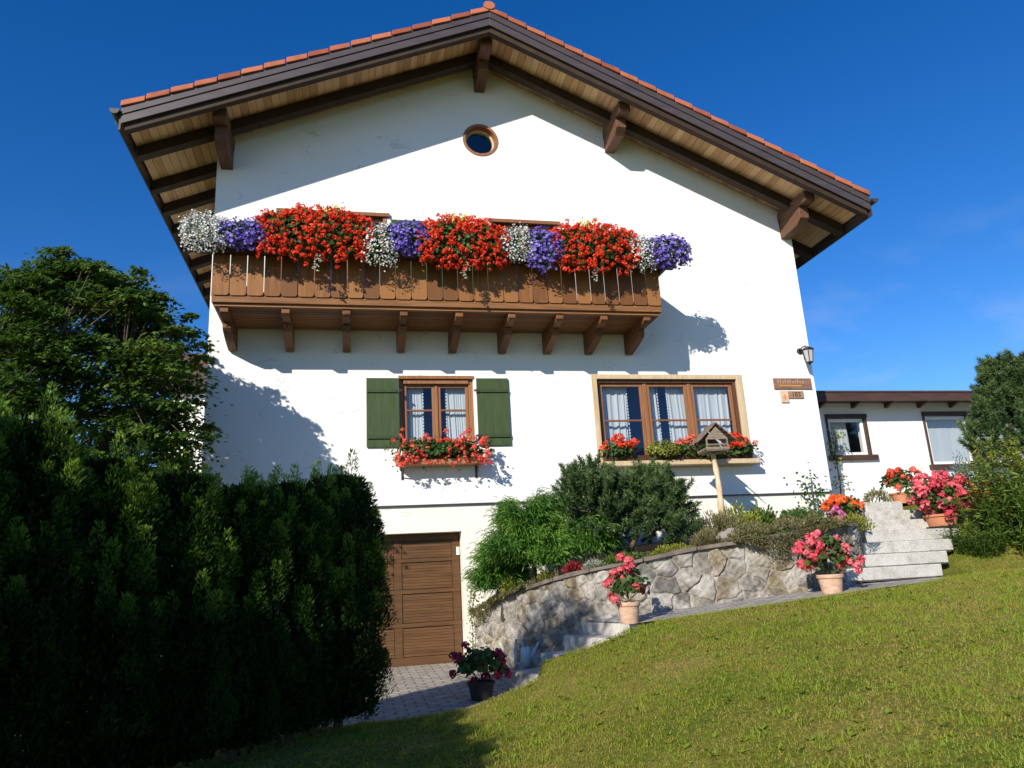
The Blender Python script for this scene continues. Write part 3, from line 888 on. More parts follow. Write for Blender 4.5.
# round window
cx, cz, cr = CW
f = MB()
N = 40
def ring(mb, ro, ri, y0, y1, tint):
    V = []; F = []
    for k in range(N):
        t = 2 * math.pi * k / N
        for r_q, yy in ((ro, y0), (ri, y0), (ri, y1), (ro, y1)):
            V.append((cx + r_q * math.cos(t), yy, cz + r_q * math.sin(t)))
    for k in range(N):
        a = 4 * k; b = 4 * ((k + 1) % N)
        for i in range(4):
            F.append((a + i, a + (i + 1) % 4, b + (i + 1) % 4, b + i))
    mb.add(V, F, tint)
ring(f, cr + 0.005, cr - 0.045, -0.015, 0.20, 0.55)
rw = f.build('round_window', M['frame'], house)
f = MB(); ring(f, cr - 0.05, cr - 0.085, 0.115, 0.16, 0.75); f.build('window_frame', M['trim'], rw)
f = MB(); f.add([(x, 0.14, z) for x, z in circle(cx, cz, cr - 0.08)], [tuple(range(40))]); f.build('glass_pane', M['glass'], rw)

# garage door: raised panels with fine horizontal ribs
gd = MB()
gd.box(GX0 + 0.01, GX1 - 0.01, 0.30, 0.33, 0.02, GZ - 0.004, 0.35)
door = gd.build('garage_door', M['garage'], house)
gf = MB()
colw = 0.935
zr = [0.06, 0.17, 0.66, 0.74, 1.20, 1.27, 1.71, 1.76, 2.0]
for zc0, zc1 in ((0.02, 0.15), (0.60, 0.665), (1.12, 1.185), (1.615, 1.67), (1.955, GZ - 0.01)):
    gf.box(GX0 + 0.012, GX1 - 0.012, 0.268, 0.299, zc0, zc1, 0.5)
xc = GX1
stiles = []
for i in range(4):
    a = GX1 - 0.012 - 0.13 - i * colw if i else GX1 - 0.142
    stiles.append(a)
for a in (1.64, 0.69, -0.26, GX0 + 0.012):
    for zc0, zc1 in ((0.152, 0.598), (0.667, 1.118), (1.187, 1.613), (1.672, 1.953)):
        gf.box(a, min(a + 0.125, GX1 - 0.012), 0.270, 0.299, zc0, zc1, 0.45)
gf.build('door_frame', M['garage'], door, bevel=0.004)
for a, b in ((0.822, 1.632), (-0.128, 0.682), (GX0 + 0.142, -0.268)):
    for zc0, zc1 in ((0.16, 0.59), (0.675, 1.11), (1.195, 1.605), (1.68, 1.945)):
        pn = MB(); n = max(5, int((zc1 - zc0) / 0.042))
        for i in range(n):
            u = zc0 + (zc1 - zc0) * i / n; v = zc0 + (zc1 - zc0) * (i + 1) / n - 0.0045
            pn.box(a, b, 0.284, 0.299, u, v, RNG.uniform(0.45, 0.65))
        pn.build('door_panel', M['garage'], door)
ks = MB(); ks.box(1.715, 1.765, 0.245, 0.266, 1.70, 1.83); ks.xform(Matrix.Translation((0.0, 0, 0)))
ks.build('key_switch', M['white'], door)

# carved name board and number board
sg = MB(); sg.box(7.81, 8.60, -0.035, -0.004, 4.465, 4.675, 0.5)
board_o = thing('name_board', 'long brown carved wooden name board with illegible lettering on white wall below lantern', 'sign', (8.2, 0, 4.46))
sg.build('board', wood('name_board_wood', (0.14, 0.065, 0.045), (0.30, 0.17, 0.125), 'x'), board_o, bevel=0.006)
M['letter'] = noisy('worn_pale_letter', (0.42, 0.26, 0.15), (0.55, 0.36, 0.22), rough=0.8)
# worn strokes of the lettering: the photograph does not let one read it
for k in range(11):
    le = MB(); xq = 7.885 + k * 0.052
    h = [0.085, 0.085, 0.05, 0.085, 0.07, 0.085, 0.05, 0.06, 0.085, 0.05, 0.05][k]
    le.box(xq, xq + 0.012, -0.039, -0.0352, 4.565, 4.565 + h)
    if k % 2 == 0:
        le.box(xq + 0.011, xq + 0.036, -0.0385, -0.0352, 4.565 + h * 0.45, 4.565 + h * 0.45 + 0.012)
    le.build('carved_letter', M['letter'], board_o)
un = MB(); un.box(7.90, 8.38, -0.039, -0.0352, 4.515, 4.538)
un.build('underline', noisy('ochre_line', (0.48, 0.24, 0.05), (0.6, 0.32, 0.08), rough=0.8), board_o)
num = thing('number_board', 'small stepped wooden house number board hanging under the long name board', 'sign', (8.15, 0, 4.2))
nb_ = MB(); nb_.box(8.075, 8.40, -0.030, -0.004, 4.285, 4.425, 0.5)
nb_.build('board', wood('number_board_wood', (0.24, 0.13, 0.075), (0.40, 0.25, 0.16), 'x'), num, bevel=0.004)
nb_ = MB(); nb_.box(7.92, 8.073, -0.032, -0.004, 4.205, 4.427, 0.6)
nb_.build('emblem_plate', noisy('emblem_plate_pale', (0.55, 0.36, 0.24), (0.68, 0.50, 0.38), rough=0.7), num)
nb_ = MB(); nb_.box(7.955, 8.035, -0.036, -0.0325, 4.29, 4.32); nb_.box(7.98, 8.01, -0.0364, -0.0325, 4.25, 4.36)
nb_.build('emblem', noisy('emblem_orange', (0.62, 0.22, 0.08), (0.7, 0.28, 0.12), rough=0.7), num)
fc = bpy.data.curves.new('digits', 'FONT'); fc.body = '183'; fc.size = 0.13; fc.extrude = 0.002; fc.align_x = 'CENTER'; fc.align_y = 'CENTER'
fo = bpy.data.objects.new('digits', fc); COL.objects.link(fo)
dg = bpy.context.evaluated_depsgraph_get(); dg.update()
fm = bpy.data.meshes.new_from_object(fo.evaluated_get(dg)); bpy.data.objects.remove(fo)
fm.transform(Matrix.Translation((8.24, -0.0335, 4.355)) @ Matrix.Rotation(math.pi / 2, 4, 'X'))
link('digits', fm, noisy('digit_dark', (0.05, 0.025, 0.015), (0.08, 0.04, 0.02)), num)

# wall lantern at the corner
la = thing('wall_lantern', 'black iron wall lantern with pale glass on the upper right house corner', 'lamp', (8.49, 0, 5.2))
q = MB(); q.lathe([(0.0, 0), (0.06, 0), (0.06, 0.02), (0.03, 0.03)], (0, 0, 0), 14)
q.xform(Matrix.Translation((8.47, -0.002, 5.22)) @ Matrix.Rotation(math.pi / 2, 4, 'X'))
q.tube([(8.47, -0.02, 5.22), (8.47, -0.10, 5.27), (8.48, -0.20, 5.27), (8.485, -0.24, 5.22)], 0.012, 6)
q.build('wall_arm', M['iron'], la)
lx, ly = 8.485, -0.24
q = MB(); q.lathe([(0.0, 0.05), (0.03, 0.04), (0.12, -0.015), (0.125, -0.03), (0.0, -0.03)], (lx, ly, 5.20), 6)
q.lathe([(0.0, 0.0), (0.072, 0.0), (0.072, 0.02), (0.0, 0.02)], (lx, ly, 4.92), 6)
q.lathe([(0.0, -0.05), (0.02, -0.03), (0.03, 0)], (lx, ly, 4.92), 6)
for k in range(6):
    t = 2 * math.pi * k / 6
    q.tube([(lx + 0.07 * math.cos(t), ly + 0.07 * math.sin(t), 4.94), (lx + 0.105 * math.cos(t), ly + 0.105 * math.sin(t), 5.17)], 0.008, 4)
q.build('lantern_cage', M['iron'], la)
q = MB(); q.lathe([(0.0, 0), (0.064, 0), (0.098, 0.225), (0, 0.225)], (lx, ly, 4.942), 6)
q.build('lantern_glass', M['milk'], la)

# ------------------------------------------------------------------ annex and neighbour wing
AY = 2.0
an = thing('annex_building', 'low white flat roofed annex with two brown framed windows behind the steps', 'house', (12.5, AY, 2.1))
AW1 = (10.22, 11.20, 3.47, 4.36); AW2 = (12.70, 16.2, 3.22, 4.40)
b0 = MB(); b0.prism(rect(8.95, 19.0, 1.2, 4.72), AY, AY + 0.3, 'y')
cs = []
for w_ in (AW1, AW2):
    c = MB(); c.prism(rect(*w_), AY - 0.2, AY + 0.6, 'y'); cs.append(c)
wall_an = link('wall', recalc(cut(b0, cs)), M['stucco'], an)
q = MB(); q.box(8.95, 9.2, AY + 0.302, AY + 6, 1.2, 4.72); q.box(18.7, 19.0, AY + 0.302, AY + 6, 1.2, 4.72); q.box(8.95, 19, AY + 6.002, AY + 6.3, 1.2, 4.72)
q.build('side_wall', M['stucco'], an)
q = MB(); q.box(9.3, 18.6, AY + 1.2, AY + 1.25, 2.4, 4.7); q.box(9.3, 18.6, AY + 0.31, AY + 1.2, 2.4, 2.45)
q.build('room_shell', noisy('annex_room_grey', (0.10, 0.11, 0.13), (0.15, 0.16, 0.18)), an)
q = MB(); q.prism([(AY - 0.50, 4.66), (AY + 6.5, 4.72), (AY + 6.5, 4.84), (AY - 0.50, 4.80)], 8.85, 19.4, 'x')
roof_an = q.build('roof', noisy('annex_roof_dark', (0.05, 0.035, 0.035), (0.09, 0.065, 0.06), rough=0.6), an)
q = MB(); q.box(8.85, 19.4, AY - 0.53, AY - 0.502, 4.585, 4.77); q.box(8.85, 19.4, AY - 0.545, AY - 0.50, 4.772, 4.815)
q.build('fascia', M['redwood'], roof_an, bevel=0.005)
for k in range(12):
    q = MB(); xk = 9.2 + k * 0.85; q.prism([(AY - 0.49, 4.655), (AY - 0.002, 4.66), (AY - 0.002, 4.54), (AY - 0.20, 4.60), (AY - 0.49, 4.62)], xk, xk + 0.07, 'x')
    q.build('rafter_end', M['redwood'], roof_an)
for (x0, x1, z0, z1), n in ((AW1, 1), (AW2, 3)):
    f = MB()
    f.box(x0 - 0.02, x1 + 0.03, AY - 0.05, AY + 0.08, z1 - 0.04, z1 + 0.05, 0.5)
    f.box(x1 - 0.04, x1 + 0.02, AY - 0.03, AY + 0.08, z0 + 0.02, z1 - 0.042, 0.5); f.box(x0 - 0.02, x0 + 0.03, AY - 0.03, AY + 0.08, z0 + 0.02, z1 - 0.042, 0.5)
    f.box(x0 - 0.08, x1 + 0.12, AY - 0.09, AY + 0.08, z0 - 0.09, z0 + 0.018, 0.5)
    aw = f.build('window', M['redwood'], an, bevel=0.005)
    window_sashes(aw, x0 + 0.035, x1 - 0.045, z0 + 0.022, z1 - 0.045, n, AY + 0.03, 0, t=0.07, mull=0.02, m='white')
    if n == 3:
        for i in (1, 2):
            xm = x0 + 0.035 + (x1 - x0 - 0.08) * i / 3
            f = MB(); f.box(xm - 0.045, xm + 0.045, AY - 0.035, AY + 0.028, z0 + 0.02, z1 - 0.045); f.build('mullion', M['redwood'], aw)
        link('curtain', curtain_mesh(x0 + 0.1, x1 - 0.1, z0, z1 - 0.03, AY + 0.2, 0.025, 22), M['curtain'], aw, smooth=True)
    else:
        link('curtain', curtain_mesh(x0 + 0.05, x0 + 0.62, z0, z1 - 0.03, AY + 0.2, 0.02, 5), M['curtain'], aw, smooth=True)
q = MB(); q.box(8.95, 19.0, AY - 0.015, AY - 0.002, 4.44, 4.50)
# left wing beyond the tree
lw_ = thing('side_building', 'low white side building with dark roof edge half hidden behind the maple', 'house', (-6, 3, 0))
q = MB(); q.box(-3.35, -2.32, 2.4, 6.5, -0.4, 5.0); q.build('wall', M['stucco'], lw_)
q = MB(); q.prism([(2.2, 5.01), (6.9, 6.0), (6.9, 6.6), (2.2, 5.75)], -3.6, -2.31, 'x'); q.build('roof', noisy('side_roof_brown', (0.06, 0.04, 0.03), (0.10, 0.06, 0.045)), lw_)

# ------------------------------------------------------------------ stone wall, path, steps
WB = np.array([(1.98, 0.03, 0.04), (2.3, -0.85, 0.10), (2.8, -1.85, 0.30), (3.28, -2.48, 0.62), (3.8, -2.63, 0.72), (4.5, -2.75, 0.80), (5.8, -2.9, 0.92), (6.6, -3.0, 0.97), (7.0, -2.78, 1.0), (7.58, -2.1, 1.4), (8.4, -1.15, 1.9)], float)
WT = np.array([0.74, 0.98, 1.19, 1.31, 1.38, 1.49, 1.61, 1.70, 1.72, 1.86, 2.1])
def resample(P, n):
    d = np.concatenate([[0], np.cumsum(np.linalg.norm(np.diff(P[:, :2], axis=0), axis=1))])
    s = np.linspace(0, d[-1], n)
    return s, np.stack([np.interp(s, d, P[:, k]) for k in range(P.shape[1])], 1)
NW = 900
WP = np.column_stack([WB, WT])
s_, WR = resample(WP, NW)
# smooth the plan curve a little
ker = np.ones(33) / 33
for k in range(3):
    pad = np.pad(WR[:, k], 16, mode='edge'); WR[:, k] = np.convolve(pad, ker, 'valid')
tang = unit(np.gradient(WR[:, :2], axis=0)); nrm = np.stack([tang[:, 1], -tang[:, 0]], 1)   # outward
nzw = 90
seeds = []
rr = np.random.default_rng(3)
zrow = 0.0
while zrow < 2.3:
    hrow = rr.uniform(0.13, 0.26)
    x = rr.uniform(-0.3, 0)
    while x < s_[-1] + 0.3:
        wst = rr.uniform(0.15, 0.45)
        seeds.append((x + wst / 2 + rr.uniform(-0.06, 0.06), zrow + hrow / 2 + rr.uniform(-0.07, 0.07)))
        x += wst
    zrow += hrow
seeds = np.array(seeds)
pal = .86 * np.array([(0.22, 0.205, 0.185), (0.30, 0.275, 0.24), (0.27, 0.225, 0.155), (0.36, 0.335, 0.30), (0.19, 0.18, 0.165), (0.32, 0.29, 0.25), (0.24, 0.20, 0.145)])
seeds = seeds + rr.normal(0, .035, seeds.shape)
scol = pal[rr.integers(0, len(pal), len(seeds))] * rr.uniform(0.85, 1.15, (len(seeds), 1))
sdep = rr.uniform(0.02, 0.06, len(seeds))
tilt = rr.uniform(-0.06, 0.06, (len(seeds), 2))
V = np.zeros((NW, nzw, 3)); C3 = np.zeros((NW, nzw, 4)); C3[..., 3] = 1
def smooth_noise(a, b, seed):
    r2 = np.random.default_rng(seed); o = np.zeros_like(a)
    for k in range(7):
        fx, fz = r2.uniform(3, 22, 2); o += np.sin(a * fx + r2.uniform(0, 6)) * np.sin(b * fz + r2.uniform(0, 6)) / 7
    return o
for i in range(NW):
    zb, ztp = WR[i, 2] - 0.25, WR[i, 3]
    zz = np.linspace(zb, ztp, nzw)
    ss = np.full(nzw, s_[i])
    wob = smooth_noise(ss, zz, 5) * 0.07 + smooth_noise(ss * 3, zz * 3, 6) * .02; wob2 = smooth_noise(ss, zz, 9) * 0.07 + smooth_noise(ss * 3, zz * 3, 7) * .02
    P2 = np.stack([(ss + wob), (zz + wob2) * 1.15], 1)
    d = (np.abs(P2[:, None, :] - (seeds * [1, 1.15])[None]) ** 2.8).sum(2) ** (1 / 2.8)
    idx = np.argsort(d, axis=1)[:, :2]
    d1 = np.take_along_axis(d, idx[:, :1], 1)[:, 0]; d2 = np.take_along_axis(d, idx[:, 1:2], 1)[:, 0]
    e_ = np.clip((d2 - d1) / 0.04, 0, 1)
    bul = sdep[idx[:, 0]] * (e_ ** 0.5) + smooth_noise(ss * 3, zz * 3, 12) * 0.016 * e_ + smooth_noise(ss * 7, zz * 7, 13) * .007
    rel = (P2 - (seeds * [1, 1.15])[idx[:, 0]])
    bul += (rel * tilt[idx[:, 0]]).sum(1) * e_
    V[i, :, 0] = WR[i, 0] + nrm[i, 0] * bul; V[i, :, 1] = WR[i, 1] + nrm[i, 1] * bul; V[i, :, 2] = zz
    mort = np.array([0.36, 0.335, 0.295])
    pal2 = scol[idx[:, 0]] * (1 + 0.6 * smooth_noise(ss * 1.7, zz * 1.7, 21) + .4 * smooth_noise(ss * 5, zz * 5, 22))[:, None]
    smear = np.clip(smooth_noise(ss * 0.8, zz * 0.9, 30) * 2.2 + 0.10 + .6 * smooth_noise(ss * 3, zz * 3, 31), 0, 0.8)[:, None]      # smeared mortar over the stones
    col = pal2 * (1 - smear) + np.array([0.45, 0.43, 0.40]) * smear
    k = np.clip(e_ * 2.2, 0, 1)[:, None]
    C3[i, :, :3] = mort * (1 - k) + col * k
swall = thing('stone_retaining_wall', 'curved grey retaining wall of rough mortared stones holding up the flower bed', 'wall', (3.3, -2.5, 0.6))
F = [(i * nzw + j, (i + 1) * nzw + j, (i + 1) * nzw + j + 1, i * nzw + j + 1) for i in range(NW - 1) for j in range(nzw - 1)]
me = bpy.data.meshes.new('stone_face'); me.from_pydata(V.reshape(-1, 3).tolist(), [], F)
ca = me.color_attributes.new('stone', 'FLOAT_COLOR', 'POINT'); ca.data.foreach_set('color', C3.reshape(-1))
m, t, b = mat('rough_stone', 0.95, 0.15)
at = nd(t, 'ShaderNodeAttribute', attribute_name='stone')
tc_ = nd(t, 'ShaderNodeTexCoord'); n_ = nd(t, 'ShaderNodeTexNoise', Scale=20, Detail=10, Roughness=0.72); t.links.new(tc_.outputs['Object'], n_.inputs['Vector'])
rp_ = ramp(t, [(0.28, (0.40, 0.39, 0.37)), (0.5, (0.92, 0.9, 0.86)), (0.72, (1.4, 1.38, 1.32))]); t.links.new(n_.outputs['Fac'], rp_.inputs[0])
mm_ = nd(t, 'ShaderNodeMixRGB', blend_type='MULTIPLY'); mm_.inputs[0].default_value = 0.85
t.links.new(at.outputs['Color'], mm_.inputs[1]); t.links.new(rp_.outputs[0], mm_.inputs[2]); t.links.new(mm_.outputs[0], b.inputs['Base Color'])
bp_ = nd(t, 'ShaderNodeBump', Strength=0.7, Distance=0.02); t.links.new(n_.outputs['Fac'], bp_.inputs['Height']); t.links.new(bp_.outputs[0], b.inputs['Normal'])
M['stone'] = m
link('stone_face', me, m, swall, smooth=True)
# cap slabs
def wall_at(s):
    return np.array([np.interp(s, s_, WR[:, k]) for k in range(4)]), unit(np.array([np.interp(s, s_, nrm[:, k]) for k in range(2)]))
s = 0.35
while s < 6.6:
    L = rr.uniform(0.42, 0.75)
    cm = MB(); rows = []
    nseg = 5
    th = rr.uniform(0.045, 0.065)
    for k in range(nseg + 1):
        p, n2_ = wall_at(s + (L - 0.015) * k / nseg)
        o1, o2 = 0.085 + rr.uniform(-0.012, 0.012), -0.24 + rr.uniform(-0.02, 0.02)
        zt_ = p[3] + th + rr.uniform(-0.006, 0.006)
        rows.append([(p[0] + n2_[0] * o1, p[1] + n2_[1] * o1, p[3] + 0.002), (p[0] + n2_[0] * o2, p[1] + n2_[1] * o2, p[3] + 0.0), (p[0] + n2_[0] * o2, p[1] + n2_[1] * o2, zt_), (p[0] + n2_[0] * (o1 - 0.008), p[1] + n2_[1] * (o1 - 0.008), zt_)])
    Vv = [v for r_q in rows for v in r_q]; Ff = []
    for k in range(nseg):
        a = k * 4
        for j in range(4):
            Ff.append((a + j, a + 4 + j, a + 4 + (j + 1) % 4, a + (j + 1) % 4))
    Ff += [(0, 1, 2, 3), tuple(nseg * 4 + j for j in (3, 2, 1, 0))]
    cm.add(Vv, Ff)
    cm.build('cap_slab', M['cap'], swall, bevel=0.01)
    s += L

# planting bed behind the wall
BXs = WR[::18]
HX = np.interp(np.linspace(0, 1, len(BXs)), [0, 0.12, 0.3, 0.5, 0.7, 0.9, 1], [2.02, 2.3, 3.2, 4.7, 6.2, 7.6, 8.5])
HZ = np.interp(HX, [2.0, 2.5, 3, 4, 5, 7, 8.5], [0.72, 1.0, 1.30, 1.6, 1.74, 1.78, 2.05])
P = [(b_[0], b_[1], b_[3] - 0.02) for b_ in BXs]; Q = [(hx, 0.036, hz) for hx, hz in zip(HX, HZ)]
strip('garden_bed', P, Q, M['soil'], n=8)
def bed_z(x, y):
    i = np.argmin((WR[:, 0] - x) ** 2 * 1.0 + np.maximum(0, WR[:, 1] - y) ** 2 * 4 + (0.25 * (WR[:, 1] - y)) ** 2)
    hz = np.interp(x, [2.0, 2.5, 3, 4, 5, 7, 8.5], [0.72, 1.0, 1.30, 1.6, 1.74, 1.78, 2.05])
    wz = np.interp(x, WB[:9, 0], WT[:9]); wy = np.interp(x, WB[:9, 0], WB[:9, 1])
    t = np.clip((y - wy) / max(0.05, -wy), 0, 1)
    return float(wz * (1 - t) + hz * t)

# path from the lower steps to the upper steps
pin, pout = [], []
for x, yi, yo, z in [(2.98, -2.38, -3.55, 0.672), (3.28, -2.44, -3.68, 0.69), (4.0, -2.6, -3.82, 0.742), (4.5, -2.7, -3.88, 0.778), (5.8, -2.85, -3.93, 0.872), (6.7, -2.9, -3.90, 0.935), (8.02, -2.95, -3.42, 0.965)]:
    pin.append((x, yi, z)); pout.append((x + (0.42 if x < 3.1 else 0.0), yo, z - 0.012))
strip('path', pout, pin, M['path'], n=6, zoff=0.004)

# lower steps of granite beside the wall
lst = thing('lower_steps', 'short flight of pale granite block steps rising along the stone wall base', 'steps', (2.4, -3.1, 0.1))
cor = [(1.86, -3.08, 0.20), (2.28, -2.90, 0.36), (2.66, -2.66, 0.52), (2.96, -2.50, 0.665)]
vd = np.array([0.40, -0.92]); vd /= np.linalg.norm(vd)
for i, (x, y, z) in enumerate(cor):
    ud = np.array([0.93, 0.37]); ud /= np.linalg.norm(ud)
    if i == 3: dep = 0.42
    else: dep = 0.48
    w0, w1 = 0.0, 1.15
    a = np.array([x, y]); b = a + vd * w1; c = b + ud * dep; d = a + ud * dep
    q = MB()
    q.hexa([(a[0], a[1], z - 0.32), (b[0], b[1], z - 0.32), (c[0], c[1], z - 0.32), (d[0], d[1], z - 0.32), (a[0], a[1], z), (b[0], b[1], z - 0.01), (c[0], c[1], z - 0.01), (d[0], d[1], z)])
    q.build('step', M['granite'], lst, bevel=0.012)

# upper flight
ust = thing('upper_steps', 'wide flight of seven pale granite steps up to the annex terrace', 'steps', (7.5, -3, 0.95))
NST = 7
for k in range(NST):
    yk = -3.0 + 0.33 * k
    zt_ = 0.975 + 0.176 * (k + 1)
    xl = 6.62 + 0.33 * k; xr = 8.13 + 0.42 * k
    if k == 3: xr = 9.45
    if k >= 4: xr = [9.36, 9.38, 9.30][k - 4]
    q = MB()
    q.box(xl - 0.02, xr, yk, yk + 0.36 if k < NST - 1 else yk + 0.42, zt_ - 0.170, zt_)
    q.build('step', M['granite'], ust, bevel=0.014)
    q = MB(); q.box(xl, xr - 0.03, yk + 0.025, yk + 0.36, zt_ - 0.185, zt_ - 0.172)
    q.build('step_joint', M['cap'], ust)
q = MB(); q.hexa([(6.9, -2.65, 0.6), (8.1, -2.65, 0.6), (9.2, -0.7, 0.6), (8.2, -0.7, 0.6), (6.9, -2.65, 0.97), (8.1, -2.65, 0.97), (9.2, -0.9, 1.9), (8.6, -0.9, 1.9)])
q.build('step_base', M['cap'], ust)
# landing in front of the annex
strip('terrace', [(8.72, -0.62, 2.205), (9.0, -0.6, 2.205), (19, -0.6, 2.205)], [(8.72, 1.99, 2.21), (9.0, 1.99, 2.21), (19, 1.99, 2.21)], M['granite'])
q = MB(); q.box(8.5, 9.31, -0.6, -0.58, 1.6, 2.2); 

# ------------------------------------------------------------------ plant builders
def tz(x, y):
    return float(terrain_z(np.array([float(x)]), np.array([float(y)]))[0])

def round_leaves(P, N, r):
    n = len(P)
    r = np.broadcast_to(np.asarray(r, float), (n,))[:, None, None]
    A = unit(np.cross(N, rdir(n))); B = np.cross(N, A)
    t = np.arange(6) * math.pi / 3 + 0.3
    w = np.array([1, .92, 1.02, .9, 1.0, .55])
    off = (np.cos(t) * w)[None, :, None] * A[:, None, :] + (np.sin(t) * w)[None, :, None] * B[:, None, :]
    cup = 0.18 * np.array([1, -.3, 1, -.3, 1, 0])[None, :, None] * N[:, None, :]
    return P[:, None, :] + r * (off + cup)

def quads_at(P, N, r):
    n = len(P)
    r = np.broadcast_to(np.asarray(r, float), (n,))[:, None, None]
    A = unit(np.cross(N, rdir(n))); B = np.cross(N, A)
    off = np.stack([A, B, -A, -B], 1)
    return P[:, None, :] + r * off

def umbels(C, r, npet, up=(0, -0.35, 0.6), base=None):
    """geranium heads: balls of small florets"""
    n = len(C)
    r = np.broadcast_to(np.asarray(r, float), (n,))
    D = unit(RNG.normal(size=(n, npet, 3)) + np.array(up) * 0.8)
    P = C[:, None, :] + D * (r[:, None, None] * RNG.uniform(0.7, 1.05, (n, npet, 1)))
    hb = (RNG.uniform(0.2, 0.7, n) if base is None else base)[:, None] + RNG.uniform(-0.22, 0.3, (n, npet))
    rr_ = np.repeat(r, npet) * RNG.uniform(0.30, 0.44, n * npet)
    Nn = unit(D + RNG.normal(size=D.shape) * 0.35)
    return quads_at(P.reshape(-1, 3), Nn.reshape(-1, 3), rr_), np.clip(hb, 0, 1).reshape(-1)

def stars(P, N, r, tint=None):
    """five petalled flat flowers"""
    n = len(P)
    r = np.broadcast_to(np.asarray(r, float), (n,))
    A = unit(np.cross(N, rdir(n))); B = np.cross(N, A)
    out = []; tt = []
    base = RNG.uniform(0.1, 0.9, n) if tint is None else tint
    for k in range(5):
        t = 2 * math.pi * k / 5
        D = math.cos(t) * A + math.sin(t) * B + 0.25 * N
        out.append(leaf_quads(P, D, N, r, r * 0.95)); tt.append(np.clip(base + RNG.uniform(-0.12, 0.12, n), 0, 1))
    return np.concatenate(out), np.concatenate(tt)

def mesh_part(name, V, tint, m, parent, n=4):
    return link(name, fast(name, V, n, tint), m, parent)

def stems_part(name, A, B, w, m, parent):
    """thin stems from A to B as crossed strips"""
    D = unit(B - A); Sd = unit(np.cross(D, rdir(len(A)))); S2 = np.cross(D, Sd)
    w = np.broadcast_to(np.asarray(w, float), (len(A),))[:, None]
    V = np.concatenate([np.stack([A - Sd * w, A + Sd * w, B + Sd * w * .7, B - Sd * w * .7], 1), np.stack([A - S2 * w, A + S2 * w, B + S2 * w * .7, B - S2 * w * .7], 1)])
    return mesh_part(name, V, RNG.uniform(0, 1, len(V)), m, parent)

# ---- balcony flowers
def front_blob(n, x0, x1, z0, z1, yc, ry, lo=0.85, hi=1.05, t0=-75, t1=110, seed_phase=0.0):
    x = RNG.uniform(0, 1, n)
    th = np.radians(RNG.uniform(t0, t1, n))
    prof = np.clip(np.sin(np.pi * (0.05 + 0.90 * x)), 0, 1) ** 0.24
    bump = 1 + 0.11 * np.sin(x * 11 * (x1 - x0) + seed_phase) * np.sin(th * 2.5 + seed_phase * 2) + 0.08 * np.sin(x * 29 * (x1 - x0) + th * 4 + seed_phase)
    rad = RNG.uniform(lo, hi, n) * prof * bump
    zc = (z0 + z1) / 2
    y = yc - ry * np.cos(th) * rad
    z = zc + (z1 - z0) / 2 * np.sin(th) * rad
    P = np.stack([x0 + (x1 - x0) * x, y, z], 1) + RNG.normal(0, .02, (n, 3))
    N = unit(np.stack([(x - 0.5) * 0.9, -np.cos(th), np.sin(th) * 0.8 + 0.25], 1))
    return P, N

def ivy_strand(parent, x, y, z0, z1, n=34):
    t = np.linspace(0, 1, n)
    P = np.stack([x + 0.03 * np.sin(t * 7) + RNG.normal(0, 0.025, n), y + RNG.normal(0, 0.02, n), z0 + (z1 - z0) * t], 1)
    V = leaf_quads(P, unit(np.column_stack([RNG.normal(0, .6, n), RNG.normal(-.5, .3, n), RNG.normal(-.7, .3, n)])), np.tile([0, -1, 0.3], (n, 1)), RNG.uniform(.03, .055, n), RNG.uniform(.025, .04, n))
    mesh_part('trailing_ivy', V, RNG.uniform(0.2, 1, n), M['greyleaf'], parent)

